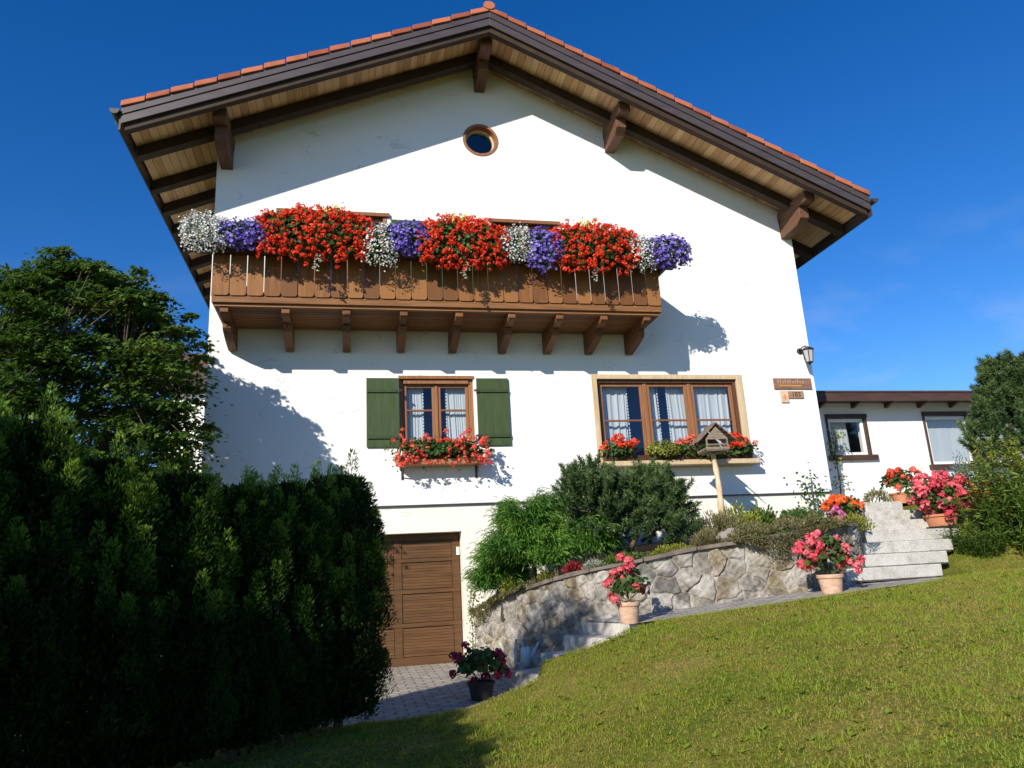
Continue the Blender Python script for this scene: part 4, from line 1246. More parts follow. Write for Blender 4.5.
def balcony_plant(kind, x0, x1, z0, z1, label, yellow=None, ivy=(), grp=None):
    name = {'r': 'red_geranium', 'p': 'purple_petunia', 'w': 'white_alyssum'}[kind]
    cat = {'r': 'geranium', 'p': 'petunia', 'w': 'white flower'}[kind]
    yc, ry = -1.37, 0.31
    z0 -= .06; z1 -= .09; x0 -= .04 if x0 > -2.4 else -.05; x1 += .04 if x1 < 5.6 else -.10
    o = thing(name, label, cat, ((x0 + x1) / 2, yc, 6.4), grp)
    ph = RNG.uniform(0, 6)
    wdt = x1 - x0
    nl = int(1900 * wdt)
    P, N = front_blob(nl, x0 + .02, x1 - .02, z0 + .03, z1 - .02, yc, ry, 0.25, 0.96, seed_phase=ph)
    N = unit(N + RNG.normal(size=N.shape) * 0.5)
    if kind == 'r':
        mesh_part('leaves', round_leaves(P, N, RNG.uniform(.026, .045, nl)), RNG.uniform(0, 1, nl), M['leaf'], o, 6)
        nh = int(290 * wdt * (z1 - z0) / 0.9)
        C, N = front_blob(nh, x0, x1, z0, z1, yc, ry, 0.86, 1.10, seed_phase=ph)
        V, t = umbels(C, RNG.uniform(.030, .044, nh), 24)
        mesh_part('blossoms', V, t, M['red'], o)
        if yellow:
            yx, n = yellow
            C = np.column_stack([RNG.normal(yx, .09, n), RNG.normal(yc - .10, .06, n), RNG.normal(z1 - .03, .04, n)])
            V, t = stars(C, unit(np.column_stack([RNG.normal(0, .4, n), RNG.normal(-.8, .3, n), RNG.normal(.5, .3, n)])), RNG.uniform(.025, .04, n))
            mesh_part('yellow_blossoms', V, t, M['yellow'], o)
            Pn = np.column_stack([RNG.normal(yx, .12, 70), RNG.normal(yc - .05, .07, 70), RNG.normal(z1 - .03, .06, 70)])
            mesh_part('upright_leaves', leaf_quads(Pn, unit(RNG.normal(size=(70, 3)) * .5 + [0, 0, 1]), rdir(70), .06, .02), RNG.uniform(.3, 1, 70), M['yellowgreen'], o)
        for ix in ivy:
            ivy_strand(o, ix, yc - 0.2, z0 + 0.1, z0 - 0.17)
    elif kind == 'p':
        mesh_part('leaves', leaf_quads(P, unit(N + RNG.normal(size=N.shape)), N, RNG.uniform(.04, .07, nl), .04), RNG.uniform(0, 1, nl), M['leaf'], o)
        n = int(720 * wdt)
        C, N = front_blob(n, x0, x1, z0, z1, yc, ry, 0.82, 1.08, seed_phase=ph)
        V, t = stars(C, unit(N + RNG.normal(size=N.shape) * 0.35), RNG.uniform(.024, .036, n))
        mesh_part('blossoms', V, t, M['purple'], o)
    else:
        mesh_part('leaves', leaf_quads(P, unit(N + RNG.normal(size=N.shape)), N, RNG.uniform(.025, .05, nl), .022), RNG.uniform(0, 1, nl), M['greyleaf'] if x0 < -2 else M['midgreen'], o)
        n = int(1300 * wdt)
        C, N = front_blob(n, x0, x1, z0, z1, yc, ry, 0.70, 1.12, seed_phase=ph)
        V, t = stars(C, unit(N + RNG.normal(size=N.shape) * 0.5), RNG.uniform(.013, .021, n))
        mesh_part('blossoms', V, t, M['whitep'], o)
    return o

G = 'flower plantings along the balcony'
balcony_plant('w', -2.52, -1.83, 6.23, 6.93, 'round white flower mound at the far left corner of the balcony', grp=G)
balcony_plant('p', -1.90, -1.20, 6.30, 6.83, 'violet petunia cushion between the left corner white mound and red geraniums', grp=G)
balcony_plant('r', -1.36, 0.28, 6.14, 7.07, 'widest bank of red geraniums, in front of the left balcony door', yellow=(-0.35, 16), ivy=(-0.5,), grp=G)
balcony_plant('w', 0.20, 0.68, 6.08, 6.90, 'long hanging white flowers right of the widest red geranium bank', grp=G)
balcony_plant('p', 0.58, 1.16, 6.30, 6.92, 'violet petunias in front of the green balcony shutters', grp=G)
balcony_plant('r', 1.04, 2.44, 6.09, 7.02, 'red geraniums topped by a bright tuft of yellow flowers, middle of balcony', yellow=(1.72, 46), ivy=(1.76,), grp=G)
balcony_plant('w', 2.40, 2.90, 6.25, 6.92, 'white flowers in front of the right balcony door, left of violet petunias', grp=G)
balcony_plant('p', 2.84, 3.34, 6.15, 6.90, 'violet petunias trailing below the white flowers at the right balcony door', grp=G)
balcony_plant('r', 3.26, 4.68, 6.12, 7.02, 'red geraniums with a small yellow tuft, rightmost red bank on balcony', yellow=(3.85, 26), ivy=(3.9,), grp=G)
balcony_plant('w', 4.52, 5.02, 6.20, 6.86, 'small white flowers right of the rightmost red geranium bank', grp=G)
balcony_plant('p', 4.92, 5.74, 6.26, 6.88, 'violet petunias spilling over the right end of the balcony', grp=G)

# ---- window boxes
wb = thing('window_box', 'narrow pale edged flower box on two iron straps under the green shuttered window', 'flower box', (1.4, -0.2, 3.2))
q = MB(); q.hexa([(0.72, -0.30, 3.138), (2.12, -0.30, 3.138), (2.12, -0.08, 3.138), (0.72, -0.08, 3.138), (0.71, -0.33, 3.215), (2.13, -0.33, 3.215), (2.13, -0.08, 3.215), (0.71, -0.08, 3.215)])
q.build('trough', M['pot2'], wb)
for xq in (0.83, 2.06):
    q = MB(); q.box(xq - 0.018, xq + 0.018, -0.012, -0.002, 2.93, 3.30); q.tube([(xq, -0.012, 2.97), (xq, -0.30, 3.125)], 0.012, 6); q.box(xq - 0.018, xq + 0.018, -0.33, -0.012, 3.122, 3.136)
    q.build('iron_strap', M['iron'], wb)
wbr = thing('window_box', 'low brown flower box on the pale sill of the three part window', 'flower box', (5.7, -0.2, 3.12))
q = MB(); q.hexa([(4.30, -0.21, 3.127), (7.06, -0.21, 3.127), (7.06, -0.03, 3.127), (4.30, -0.03, 3.127), (4.30, -0.23, 3.225), (7.06, -0.23, 3.225), (7.06, -0.03, 3.225), (4.30, -0.03, 3.225)])
q.build('trough', M['boxwood'], wbr)

def loose_geranium(name, label, cat, c, rx, ry, rz, nh, hr, mt, nleaf, leafm='leaf', lr=(.022, .04), grp=None, hz=(0.1, 1.1), spread=1.0, npet=22, extra=None):
    """plant mass with centre c: leaves fill an ellipsoid, heads stand out of it"""
    o = thing(name, label, cat, c, grp)
    c = np.array(c, float)
    D = rdir(nleaf); D[:, 2] = np.abs(D[:, 2]) * RNG.choice([1, 1, -0.5], nleaf)
    R = RNG.uniform(0.3, 1.0, (nleaf, 1)) ** 0.6
    clump = 1 + 0.18 * np.sin(D[:, :1] * 7 + c[0]) * np.cos(D[:, 1:2] * 6)
    P = c + D * R * clump * [rx, ry, rz]
    mesh_part('leaves', round_leaves(P, unit(D + RNG.normal(size=D.shape) * .5 + [0, -.2, .4]), RNG.uniform(*lr, nleaf)), RNG.uniform(0, 1, nleaf), M[leafm], o, 6)
    if nh:
        H = rdir(nh); H[:, 2] = RNG.uniform(hz[0], hz[1], nh)
        H[:, :2] = unit(H[:, :2]) * np.sqrt(np.clip(1.05 - np.clip(H[:, 2:], -1, 1) ** 2, 0.02, 1)) * RNG.uniform(0.5, 1.0, (nh, 1))
        C = c + H * np.array([rx, ry, rz]) * spread
        V, t = umbels(C, RNG.uniform(hr * .85, hr * 1.2, nh), npet)
        mesh_part('blossoms', V, t, M[mt], o)
        stems_part('stalks', c + (C - c) * 0.35, C, .004, M['stem'], o)
    return o

loose_geranium('geranium', 'coral red geraniums filling the box under the green shuttered window', 'geranium', (1.42, -0.25, 3.34), 0.82, 0.22, 0.24, 0, .05, 'coral', 1500, grp=None)
o_ = bpy.context.scene.objects['geranium']
n = 100
C = np.column_stack([RNG.uniform(0.62, 2.24, n), RNG.uniform(-.50, -.26, n), 3.31 + RNG.uniform(-.20, .24, n)])
C = np.concatenate([C, [(0.80, -.2, 3.62), (0.83, -.22, 3.72), (0.86, -.2, 3.55), (1.22, -.2, 3.62), (1.55, -.2, 3.70), (1.88, -.2, 3.66), (1.92, -.22, 3.7), (2.15, -.25, 3.55), (2.12, -.3, 3.48)]])
V, t = umbels(C, RNG.uniform(.036, .052, len(C)), 22); mesh_part('blossoms', V, t, M['coral'], o_)
P = np.column_stack([RNG.uniform(0.55, 2.32, 90), RNG.uniform(-.46, -.2, 90), RNG.uniform(3.0, 3.5, 90)])
mesh_part('outer_leaves', round_leaves(P, unit(RNG.normal(size=(90, 3)) + [0, -.5, .4]), RNG.uniform(.015, .03, 90)), RNG.uniform(0, 1, 90), M['leaf'], o_, 6)
loose_geranium('geranium', 'bright red geraniums at the left end of the three part window box', 'geranium', (4.55, -0.24, 3.30), .34, .19, .22, 30, .052, 'red', 420, spread=1.1)
loose_geranium('creeping_plant', 'yellow green leafy plant between red geraniums in the three part window box', 'plant', (5.35, -0.26, 3.27), .36, .22, .21, 0, .05, 'yellow', 1500, leafm='yellowgreen', lr=(.012, .024))
loose_geranium('geranium', 'loose red geraniums behind the birdhouse roof in the window box', 'geranium', (5.90, -0.22, 3.30), .36, .19, .20, 24, .046, 'coral', 420, spread=1.15)
loose_geranium('creeping_plant', 'green trailing plant behind the birdhouse post in the window box', 'plant', (6.25, -0.28, 3.22), .30, .2, .20, 0, .05, 'yellow', 1100, leafm='midgreen', lr=(.012, .024))
loose_geranium('geranium', 'red geraniums at the right end of the three part window box', 'geranium', (6.78, -0.24, 3.29), .36, .19, .22, 26, .052, 'red', 420, spread=1.12)

# ---- pots
def pot(o, c, rt, rb, h, m, saucer=False, rim=True):
    q = MB()
    prof = [(0.0, 0.0), (rb, 0.0), (rb + (rt - rb) * .8, h * .80)]
    if rim: prof += [(rt * 1.02, h * .81), (rt * 1.05, h * .84), (rt * 1.06, h * .97), (rt * 1.03, h)]
    else: prof += [(rt, h)]
    prof += [(rt * .92, h), (rt * .90, h * .88), (0.0, h * .88)]
    q.lathe(prof, c, 32)
    p = q.build('pot', m, o, smooth=False)
    mdl = p.modifiers.new('b', 'BEVEL'); mdl.width = .004; mdl.segments = 2; mdl.limit_method = 'ANGLE'; mdl.angle_limit = 0.6
    q = MB(); q.lathe([(rt * .89, h * .885), (0, h * .90)], c, 20); q.build('potting_soil', M['soil'], o)
    if saucer:
        q = MB(); q.lathe([(0, -.0), (rb * 1.25, 0), (rb * 1.32, .035), (rb * 1.25, .035), (rb * 1.2, .012), (0, .012)], (c[0], c[1], c[2] - 0.012), 28); q.build('saucer', M['dark'], o)

def potted(label, base, rt, rb, h, m, heads, hr, mt, nleaf, lc, lr3, saucer=False, leafsize=(.025, .045), lean=0.0, npet=44, name='potted_geranium', rim=True):
    o = thing(name, label, 'potted plant', base)
    pot(o, base, rt, rb, h, m, saucer, rim)
    b_ = np.array(base)
    D = rdir(nleaf); D[:, 2] = np.where(D[:, 2] < -.35, -D[:, 2], D[:, 2])
    R = RNG.uniform(.2, 1, (nleaf, 1)) ** .55
    cl = 1 + .22 * np.sin(D[:, :1] * 6 + base[0] * 3) * np.cos(D[:, 2:] * 5)
    P = b_ + lc + D * R * cl * lr3
    mesh_part('leaves', round_leaves(P, unit(D + RNG.normal(size=D.shape) * .55 + [0, -.25, .45]), RNG.uniform(*leafsize, nleaf)), RNG.uniform(0, 1, nleaf), M['leaf'], o, 6)
    C = b_ + np.array(heads)
    V, t = umbels(C, RNG.uniform(hr * .85, hr * 1.15, len(C)), npet)
    mesh_part('blossoms', V, t, M[mt], o)
    st = b_ + np.array([0, 0, h]) + (C - b_ - [0, 0, h]) * RNG.uniform(0.05, .3, (len(C), 1))
    stems_part('stalks', st, C, .005, M['stem'], o)
    return o

def headlist(lst, dm, ox, oz, ydep):
    """heads measured on the plant in pixels right of / above the pot foot, turned to metres"""
    return [((x - ox) * dm, RNG.uniform(-ydep, ydep * .35), (oz - z) * dm) for x, z in lst]

p1 = [(623, 563), (627, 566), (612, 578), (618, 576), (624, 574), (630, 576), (634, 579), (625, 588), (632, 591), (637, 593), (641, 594), (603, 588), (606, 586), (609, 600), (611, 603), (629, 571), (620, 585)]
y1 = -3.60
B1 = (3.22, y1, 0.676)
potted('slim terracotta pot with tall coral pink geranium standing at the top of the lower steps', B1, .135, .10, .245, M['pot'],
       headlist(p1, .0121, 626, 626, .13), .055, 'pink', 240, [0.02, 0, .42], [.26, .22, .26])
p2 = [(797, 548), (803, 541), (808, 546), (812, 540), (818, 537), (822, 541), (806, 553), (800, 556), (812, 553), (816, 548), (793, 552), (824, 548), (808, 562), (803, 560), (834, 543), (836, 548), (838, 553), (836, 560), (840, 563), (845, 567), (848, 570), (843, 571), (856, 566), (850, 574), (828, 558), (799, 566), (816, 558), (804, 569), (811, 549), (801, 546), (839, 568), (826, 553)]
B2 = (5.93, -3.62, 0.848)
potted('pale terracotta pot with broad pink geranium standing on the paved path before the upper steps', B2, .155, .115, .255, M['pot'],
       headlist(p2, .0124, 827, 598, .22), .058, 'pink', 420, [-.02, 0, .48], [.37, .28, .28])
p3 = [(905, 480), (909, 486), (912, 477), (918, 474), (925, 471), (932, 470), (938, 472), (945, 474), (952, 476), (958, 480), (963, 484), (968, 488), (972, 494), (905, 492), (910, 497), (917, 484), (921, 480), (926, 486), (930, 480), (936, 483), (942, 481), (948, 486), (954, 485), (959, 491), (950, 492), (944, 495), (937, 491), (931, 494), (924, 496), (918, 492), (913, 502), (920, 505), (928, 503), (935, 500), (941, 504), (948, 501), (955, 499), (962, 497), (966, 503), (958, 505), (950, 508), (934, 511), (930, 514), (958, 478), (970, 500), (922, 476), (915, 489), (947, 479), (940, 476), (928, 476), (953, 490), (964, 491), (914, 482), (901, 486)]
B3 = (9.33, -1.80, 1.692)
potted('large orange terracotta planter with big dome of pink geraniums on the upper steps', B3, .25, .19, .21, M['pot2'],
       headlist(p3, .0146, 940, 527, .36), .078, 'pink', 520, [-.03, 0, .48], [.50, .42, .34], saucer=True, leafsize=(.03, .05), npet=30)
p4 = [(892, 468), (897, 463), (903, 465), (908, 462), (914, 466), (920, 463), (925, 467), (895, 475), (901, 472), (907, 470), (914, 473), (897, 482), (904, 480)]
B4 = (9.86, -0.35, 2.215)
potted('smaller coral red geranium pot on the terrace behind the large pink dome', B4, .19, .15, .20, M['pot2'],
       headlist(p4, .0162, 909, 499, .2), .07, 'coral', 340, [-.02, 0, .38], [.36, .3, .24])
p6 = [(457, 655), (459, 658), (469, 647), (456, 672), (478, 665), (482, 662), (490, 660), (494, 657), (500, 656), (504, 660), (495, 669), (498, 666), (484, 668), (508, 672), (509, 676), (487, 676), (499, 674), (476, 680), (503, 664), (462, 656)]
B6 = (1.48, -3.22, float(drive_z(-3.2)) + 0.002)
potted('dark shaded pot with deep crimson geranium at the foot of the lower steps', B6, .155, .12, .20, M['dark'],
       headlist(p6, .0122, 483, 696, .15), .052, 'magenta', 380, [0.0, 0, .36], [.34, .28, .22])
p5 = [(823, 494), (827, 490), (832, 489), (838, 488), (843, 489), (848, 491), (852, 495), (856, 498), (822, 497), (835, 492), (841, 493), (846, 496), (829, 493), (849, 498)]
B5 = (7.12, -2.36, 1.64)
potted('orange geranium on the flower bed corner beside the upper steps', B5, .16, .12, .16, M['dark'],
       headlist(p5, .0137, 838, 527, .18), .062, 'orange', 330, [.08, 0.02, .36], [.24, .26, .20])
p5b = [(823, 503), (826, 500), (829, 504), (827, 510), (831, 507), (824, 508), (830, 498), (826, 513), (844, 514), (847, 511), (850, 508), (842, 517), (829, 515)]
potted('lilac pink geranium hanging below the orange one beside the upper steps', (7.0, -2.55, 1.62), .12, .09, .12, M['dark'],
       headlist(p5b, .0134, 834, 527, .09), .052, 'lilac', 150, [.0, 0.0, .25], [.2, .14, .14])

# ---- watering can in the shade of the wall
wc = thing('watering_can', 'small pale blue grey watering can in shade at the foot of the stone wall', 'watering can', (2.15, -2.35, 0.2))
cz0 = 0.17
q = MB(); q.lathe([(0, 0), (.07, 0), (.062, .20), (.05, .23), (.04, .23), (0, .2)], (2.22, -2.35, cz0), 20); q.build('can_body', M['can'], wc, smooth=True)
q = MB(); q.tube([(2.20, -2.36, cz0 + .21), (2.16, -2.38, cz0 + .32), (2.09, -2.40, cz0 + .33), (2.065, -2.41, cz0 + .22), (2.065, -2.41, cz0 + .06), (2.12, -2.39, cz0 + 0.03), (2.16, -2.37, cz0 + .03)], .013, 8); q.build('handle', M['can'], wc, smooth=True)
q = MB(); q.tube([(2.27, -2.34, cz0 + .05), (2.36, -2.30, cz0 + .18), (2.42, -2.27, cz0 + .27)], [.022, .017, .015], 8); q.build('spout', M['can'], wc, smooth=True)

# ---- bird house on its pole
bh = thing('bird_house', 'weathered wooden bird house with shingle gable roof on a peeled birch pole', 'bird house', (5.84, -1.10, 1.65))
q = MB(); zp = np.linspace(1.55, 3.10, 12)
q.tube([(5.845 + 0.02 * math.sin(z * 3.1) - 0.0 * z, -1.10 + 0.015 * math.cos(z * 4), z) for z in zp], [.058 - .018 * (z - 1.55) / 1.55 + .006 * math.sin(z * 23) for z in zp], 10)
q.build('pole', M['pole'], bh, smooth=True)
R_ = Matrix.Translation((5.85, -1.10, 3.10)) @ Matrix.Rotation(math.radians(-6), 4, 'Z') @ Matrix.Scale(.93, 4)
def bpart(name, fn, m, parent, bevel=0.004):
    q = MB(); fn(q); q.xform(R_); return q.build(name, m, parent, bevel=bevel)
bpart('floor', lambda q: (q.box(-.20, .20, -.23, .23, 0, .025), q.box(-.20, .20, -.24, -.222, .02, .065), q.box(-.20, .20, .222, .24, .02, .065), q.box(-.215, -.197, -.23, .23, .02, .065), q.box(.197, .215, -.23, .23, .02, .065)), M['greywood'], bh)
for px_ in (-.185, .185):
    for py_ in (-.21, .21):
        bpart('corner_post', lambda q: q.box(px_ - .014, px_ + .014, py_ - .014, py_ + .014, .026, .215), M['greywood'], bh)
def gable_b(q):
    for yy in (YG,):
        q.prism([(-.17, .20), (.17, .20), (.17, .25), (.0, .43), (-.17, .25)], yy, yy + .014, 'y')
        q.box(-.19, .19, yy - .004, yy + .018, .20, .235); q.box(-.19, .19, yy - .004, yy + .018, .10, .125)
for YG in (-.222, .208):
    bpart('gable', gable_b, M['greywood'], bh)
def roof_b(q):
    for sg in (-1, 1):
        for i in range(5):
            a, b_ = .33 * i / 5, .33 * (i + 1.15) / 5
            za, zb = .475 - a * .92, .475 - b_ * .92
            for j in range(5):
                y0, y1 = -.27 + j * .108 + .003, -.27 + (j + 1) * .108 - .003
                dz = RNG.uniform(0, .006)
                q.prism([(sg * a, za), (sg * b_, zb + .012), (sg * b_, zb + .026 + dz), (sg * a, za + .012)], y0, y1, 'y', RNG.uniform(.2, .8))
    q.box(-.025, .025, -.28, .28, .472, .498)
bpart('shingle_roof', roof_b, M['greywood'], bh, 0)

# ---- shrubs of the bed
def drooping_conifer(name, label, cat, base, h, rx, ry, n, m):
    o = thing(name, label, cat, base)
    b_ = np.array(base, float)
    nb_ = 110
    segs = 5
    out = []; tt = []
    for k in range(nb_):
        az = RNG.uniform(0, 2 * math.pi); zt_ = RNG.uniform(.35, 1.0) * h
        reach = RNG.uniform(.45, 1.0) * (1.05 - 0.55 * (zt_ / h) ** 1.5)
        tip = b_ + [math.cos(az) * rx * reach, math.sin(az) * ry * reach, zt_ * RNG.uniform(.72, .98)]
        root = b_ + [math.cos(az) * .08, math.sin(az) * .08, zt_ * .55]
        m_ = int(n / nb_)
        t = RNG.uniform(.25, 1, m_)[:, None]
        arch = np.array([0, 0, 1.0]) * (np.sin(t * math.pi * .8) * .16)
        P = root * (1 - t) + tip * t + arch + RNG.normal(0, .045, (m_, 3))
        d = unit(np.array([math.cos(az), math.sin(az), 0]) * .6 + RNG.normal(0, .42, (m_, 3)) + [0, 0, .38])
        Lt = RNG.uniform(.10, .22, m_)[:, None]
        shade = RNG.uniform(.15, .85)
        p = P; 
        for s in range(3):
            d2 = unit(d + np.array([0, 0, -.48]) * (s + .1))
            sd = unit(np.cross(d2, rdir(m_))) * .0055
            p2 = p + d2 * Lt / 3
            out.append(np.stack([p - sd, p + sd, p2 + sd * .7, p2 - sd * .7], 1)); tt.append(np.clip(shade + RNG.uniform(-.3, .3, m_) + .1 * s, 0, 1))
            p = p2
    mesh_part('foliage', np.concatenate(out), np.concatenate(tt), m, o)
    q = MB(); q.tube([tuple(b_ + [0, 0, -.15]), tuple(b_ + [.03, 0, h * .4]), tuple(b_ + [.0, .02, h * .8])], [.05, .035, .015], 7); q.build('trunk', M['bark'], o, smooth=True)
    return o

def pine(name, label, cat, base, shoots, m, nl=.055, per=90, trunk=None, w=.010):
    """shoots: list of (start, end) arrays; bottle-brush needles along each"""
    o = thing(name, label, cat, base)
    out = []; tt = []; A = []; B = []
    for a, b_ in shoots:
        a = np.array(a, float); b_ = np.array(b_, float); L = np.linalg.norm(b_ - a); d = (b_ - a) / L
        n = int(per * L / .2)
        t = RNG.uniform(0, 1, n)[:, None]
        P = a + (b_ - a) * t
        D = unit(rdir(n) + d * RNG.uniform(.6, 1.1, (n, 1)))
        out.append(leaf_quads(P, D, rdir(n), RNG.uniform(nl * .7, nl * 1.2, n), w)); s = RNG.uniform(.2, .75)
        tt.append(np.clip(s + RNG.uniform(-.25, .25, n) + .3 * (t[:, 0] > .8), 0, 1)); A.append(a); B.append(b_)
    mesh_part('needles', np.concatenate(out), np.concatenate(tt), m, o)
    stems_part('twigs', np.array(A), np.array(B), .008, M['bark'], o)
    if trunk is not None:
        q = MB()
        for tr in trunk:
            q.tube(tr[0], tr[1], 7)
        q.build('trunk', M['bark'], o, smooth=True)
    return o

def pine_shoots(c, r, n, up=.6, L=(.16, .3), inner=.45):
    c = np.array(c); r = np.array(r); S_ = []
    for k in range(n):
        d = rdir(1)[0]; d[2] = d[2] if d[2] > -.5 else -d[2]
        rad = RNG.uniform(inner, 1.0) ** .6
        p = c + d * r * rad
        dr = unit((d * [1, 1, .6] + [0, 0, up] + RNG.normal(0, .3, 3))[None])[0]
        S_.append((p, p + dr * RNG.uniform(*L)))
    return S_

CB = (2.62, -1.35, bed_z(2.62, -1.35))
drooping_conifer('thread_cypress', 'feathery bright green weeping cypress shrub beside the garage door', 'shrub', CB, 2.38 - CB[2] + .05, .92, .75, 22000, M['cypress'])
drooping_conifer('thread_cypress', 'low bright green feathery conifer tuft between the weeping cypress and dark pine', 'shrub', (3.42, -1.75, 1.38), .55, .42, .35, 4500, M['cypress'])
drooping_conifer('thread_cypress', 'low bright green feathery shrub trailing beside the garage jamb in front of the weeping cypress', 'shrub', (2.25, -.80, .82), .95, .55, .5, 7000, M['cypress'])
drooping_conifer('thread_cypress', 'small rounded bright green conifer cone above the red leaved plant', 'shrub', (2.86, -1.72, 1.22), .50, .20, .18, 1500, M['cypress'])
S_ = pine_shoots((3.62, -1.5, 2.08), (.50, .48, .60), 150, L=(.2, .42)) + pine_shoots((4.45, -1.45, 2.02), (.55, .5, .58), 155, L=(.2, .42)) + pine_shoots((4.05, -1.7, 1.75), (.85, .45, .42), 130, L=(.18, .34))
for a, b_ in [((3.3, -1.6, 2.2), (3.02, -1.6, 2.62)), ((3.35, -1.6, 2.4), (3.12, -1.6, 2.80)), ((3.5, -1.6, 2.6), (3.38, -1.6, 2.98)), ((3.66, -1.5, 2.6), (3.70, -1.6, 3.04)), ((4.7, -1.5, 2.2), (5.08, -1.5, 2.42)), ((4.8, -1.5, 2.2), (5.14, -1.55, 2.24)), ((4.9, -1.5, 2.3), (5.0, -1.55, 2.60)), ((4.5, -1.5, 2.6), (4.62, -1.5, 2.95)), ((4.3, -1.5, 2.6), (4.28, -1.5, 2.9)), ((3.2, -1.6, 2.1), (2.96, -1.6, 2.35))]:
    S_.append((a, b_))
for k in range(60):
    d = rdir(1)[0]; d[2] = abs(d[2]); cc = np.array([(3.62, -1.5, 2.1), (4.45, -1.45, 2.05)][k % 2]); a = cc + d * [.45, .42, .46]
    S_.append((a, a + unit((d + [0, 0, .35] + RNG.normal(0, .2, 3))[None])[0] * RNG.uniform(.28, .5)))
for k in range(40):
    a = np.array([RNG.uniform(3.3, 4.9), RNG.uniform(-1.8, -1.2), RNG.uniform(2.2, 2.5)]); S_.append((a, a + [RNG.normal(0, .14), RNG.normal(0, .1), RNG.uniform(.24, .48)]))
pine('mountain_pine', 'dark green bushy mountain pine on the bed left of the bird house', 'shrub', (4.0, -1.4, 1.55), S_, M['pine'], .075, 150,
     [([(4.0, -1.4, 1.4), (3.9, -1.45, 1.8), (3.62, -1.5, 2.4)], [.06, .045, .02]), ([(4.05, -1.4, 1.45), (4.3, -1.45, 1.9), (4.5, -1.45, 2.5)], [.05, .04, .018]), ([(4.3, -1.45, 1.7), (4.7, -1.6, 2.0), (5.0, -1.55, 2.2)], [.03, .022, .012])])

def cushion(name, label, cat, c, r, n, m, leaf=(.03, .06), wid=.015, up=.8, grp=None, part='foliage', flat=0.4):
    o = thing(name, label, cat, c, grp)
    D = rdir(n); D[:, 2] = np.abs(D[:, 2])
    R = RNG.uniform(.35, 1.0, (n, 1)) ** .5
    cl = 1 + .2 * np.sin(D[:, :1] * 8 + c[0] * 5) * np.cos(D[:, 1:2] * 7 + c[1])
    P = np.array(c) + D * R * cl * np.array(r)
    V = leaf_quads(P, unit(D + RNG.normal(size=D.shape) * flat + [0, 0, up]), rdir(n), RNG.uniform(*leaf, n), wid)
    mesh_part(part, V, np.clip(RNG.uniform(0, 1, n) * .7 + .3 * R[:, 0], 0, 1), m, o)
    return o

def wall_mat(name, label, cat, s0, s1, inn, hang, n, m, leaf=(.025, .05), thick=.11):
    """mat forming plant lying over the wall top and hanging down its face"""
    p, n2_ = wall_at((s0 + s1) / 2)
    o = thing(name, label, cat, (p[0], p[1], p[3]))
    s = RNG.uniform(s0, s1, n)
    W4 = np.stack([np.interp(s, s_, WR[:, k]) for k in range(4)], 1); N2 = unit(np.stack([np.interp(s, s_, nrm[:, k]) for k in range(2)], 1))
    u = RNG.uniform(-1, 1, n)
    endf = np.clip(np.minimum(s - s0, s1 - s) / .18, .15, 1)
    hh = hang(s)
    out = np.where(u < 0, u * inn * endf, .13 + .03 * np.sin(s * 17))
    lump = 1 + .45 * np.sin(s * 9 + 1) * np.sin(u * 5 + s * 3)
    z = np.where(u < 0, W4[:, 3] + .05 + thick * endf * lump * RNG.uniform(.3, 1, n), W4[:, 3] + .07 - u * hh * endf * RNG.uniform(.5, 1.0, n))
    out = out + np.where(u >= 0, RNG.uniform(-.03, .05, n), 0)
    P = np.column_stack([W4[:, 0] + N2[:, 0] * out, W4[:, 1] + N2[:, 1] * out, z])
    D = np.column_stack([N2 * np.where(u < 0, .2, .9)[:, None], np.where(u < 0, .9, -.1)]) + RNG.normal(0, .5, (n, 3))
    mesh_part('foliage', leaf_quads(P, D, rdir(n), RNG.uniform(*leaf, n), .014), RNG.uniform(0, 1, n), m, o)
    return o

wall_mat('creeping_mat', 'tan green creeping mat hanging over the left end of the stone wall', 'ground cover', .12, 1.55, .34, lambda s: np.interp(s, [0, .15, .45, .7, 1.6], [.15, .34, .30, .12, .03]), 6000, M['olive'])
def sidx(x):
    return float(np.interp(x, WR[:740, 0], s_[:740]))
wall_mat('creeping_mat', 'wide olive green juniper mat draped over the wall behind the pale pink pot', 'ground cover', sidx(5.05), sidx(6.66), .75, lambda s: np.interp(s, [sidx(5.0), sidx(5.35), sidx(5.6), sidx(5.8), sidx(6.0), sidx(6.7)], [.04, .12, .40, .36, .08, .05]), 9500, M['olive'], thick=.17)
cushion('stonecrop', 'bright yellow green stonecrop cushion on the wall top below the dark pine', 'ground cover', (4.40, -2.42, 1.46), (.36, .2, .13), 1500, M['yellowgreen'], (.025, .05))
cushion('stonecrop', 'rounded olive green tuft on the wall top just left of the bird house pole', 'ground cover', (4.98, -2.3, 1.56), (.25, .22, .22), 1600, M['olive'], (.04, .08), .01)
cushion('red_plant', 'small dark red leaved plant above the curved stone wall', 'plant', (3.06, -2.0, 1.30), (.15, .12, .13), 330, M['redleaf'], (.03, .05), .03)
cushion('grey_plant', 'pale grey leaved cushion right of the small red leaved plant', 'plant', (3.30, -2.18, 1.32), (.17, .13, .13), 480, M['greyleaf'], (.03, .05), .018)
cushion('yellow_plant', 'small bright yellow green shoots at the left end of the bed', 'plant', (2.32, -1.10, 1.05), (.11, .1, .24), 170, M['yellowgreen'], (.05, .08), .022)
cushion('yellow_plant', 'tiny bright yellow green plant in front of the weeping cypress', 'plant', (2.72, -1.66, 1.20), (.12, .08, .14), 130, M['yellowgreen'], (.04, .07), .022)
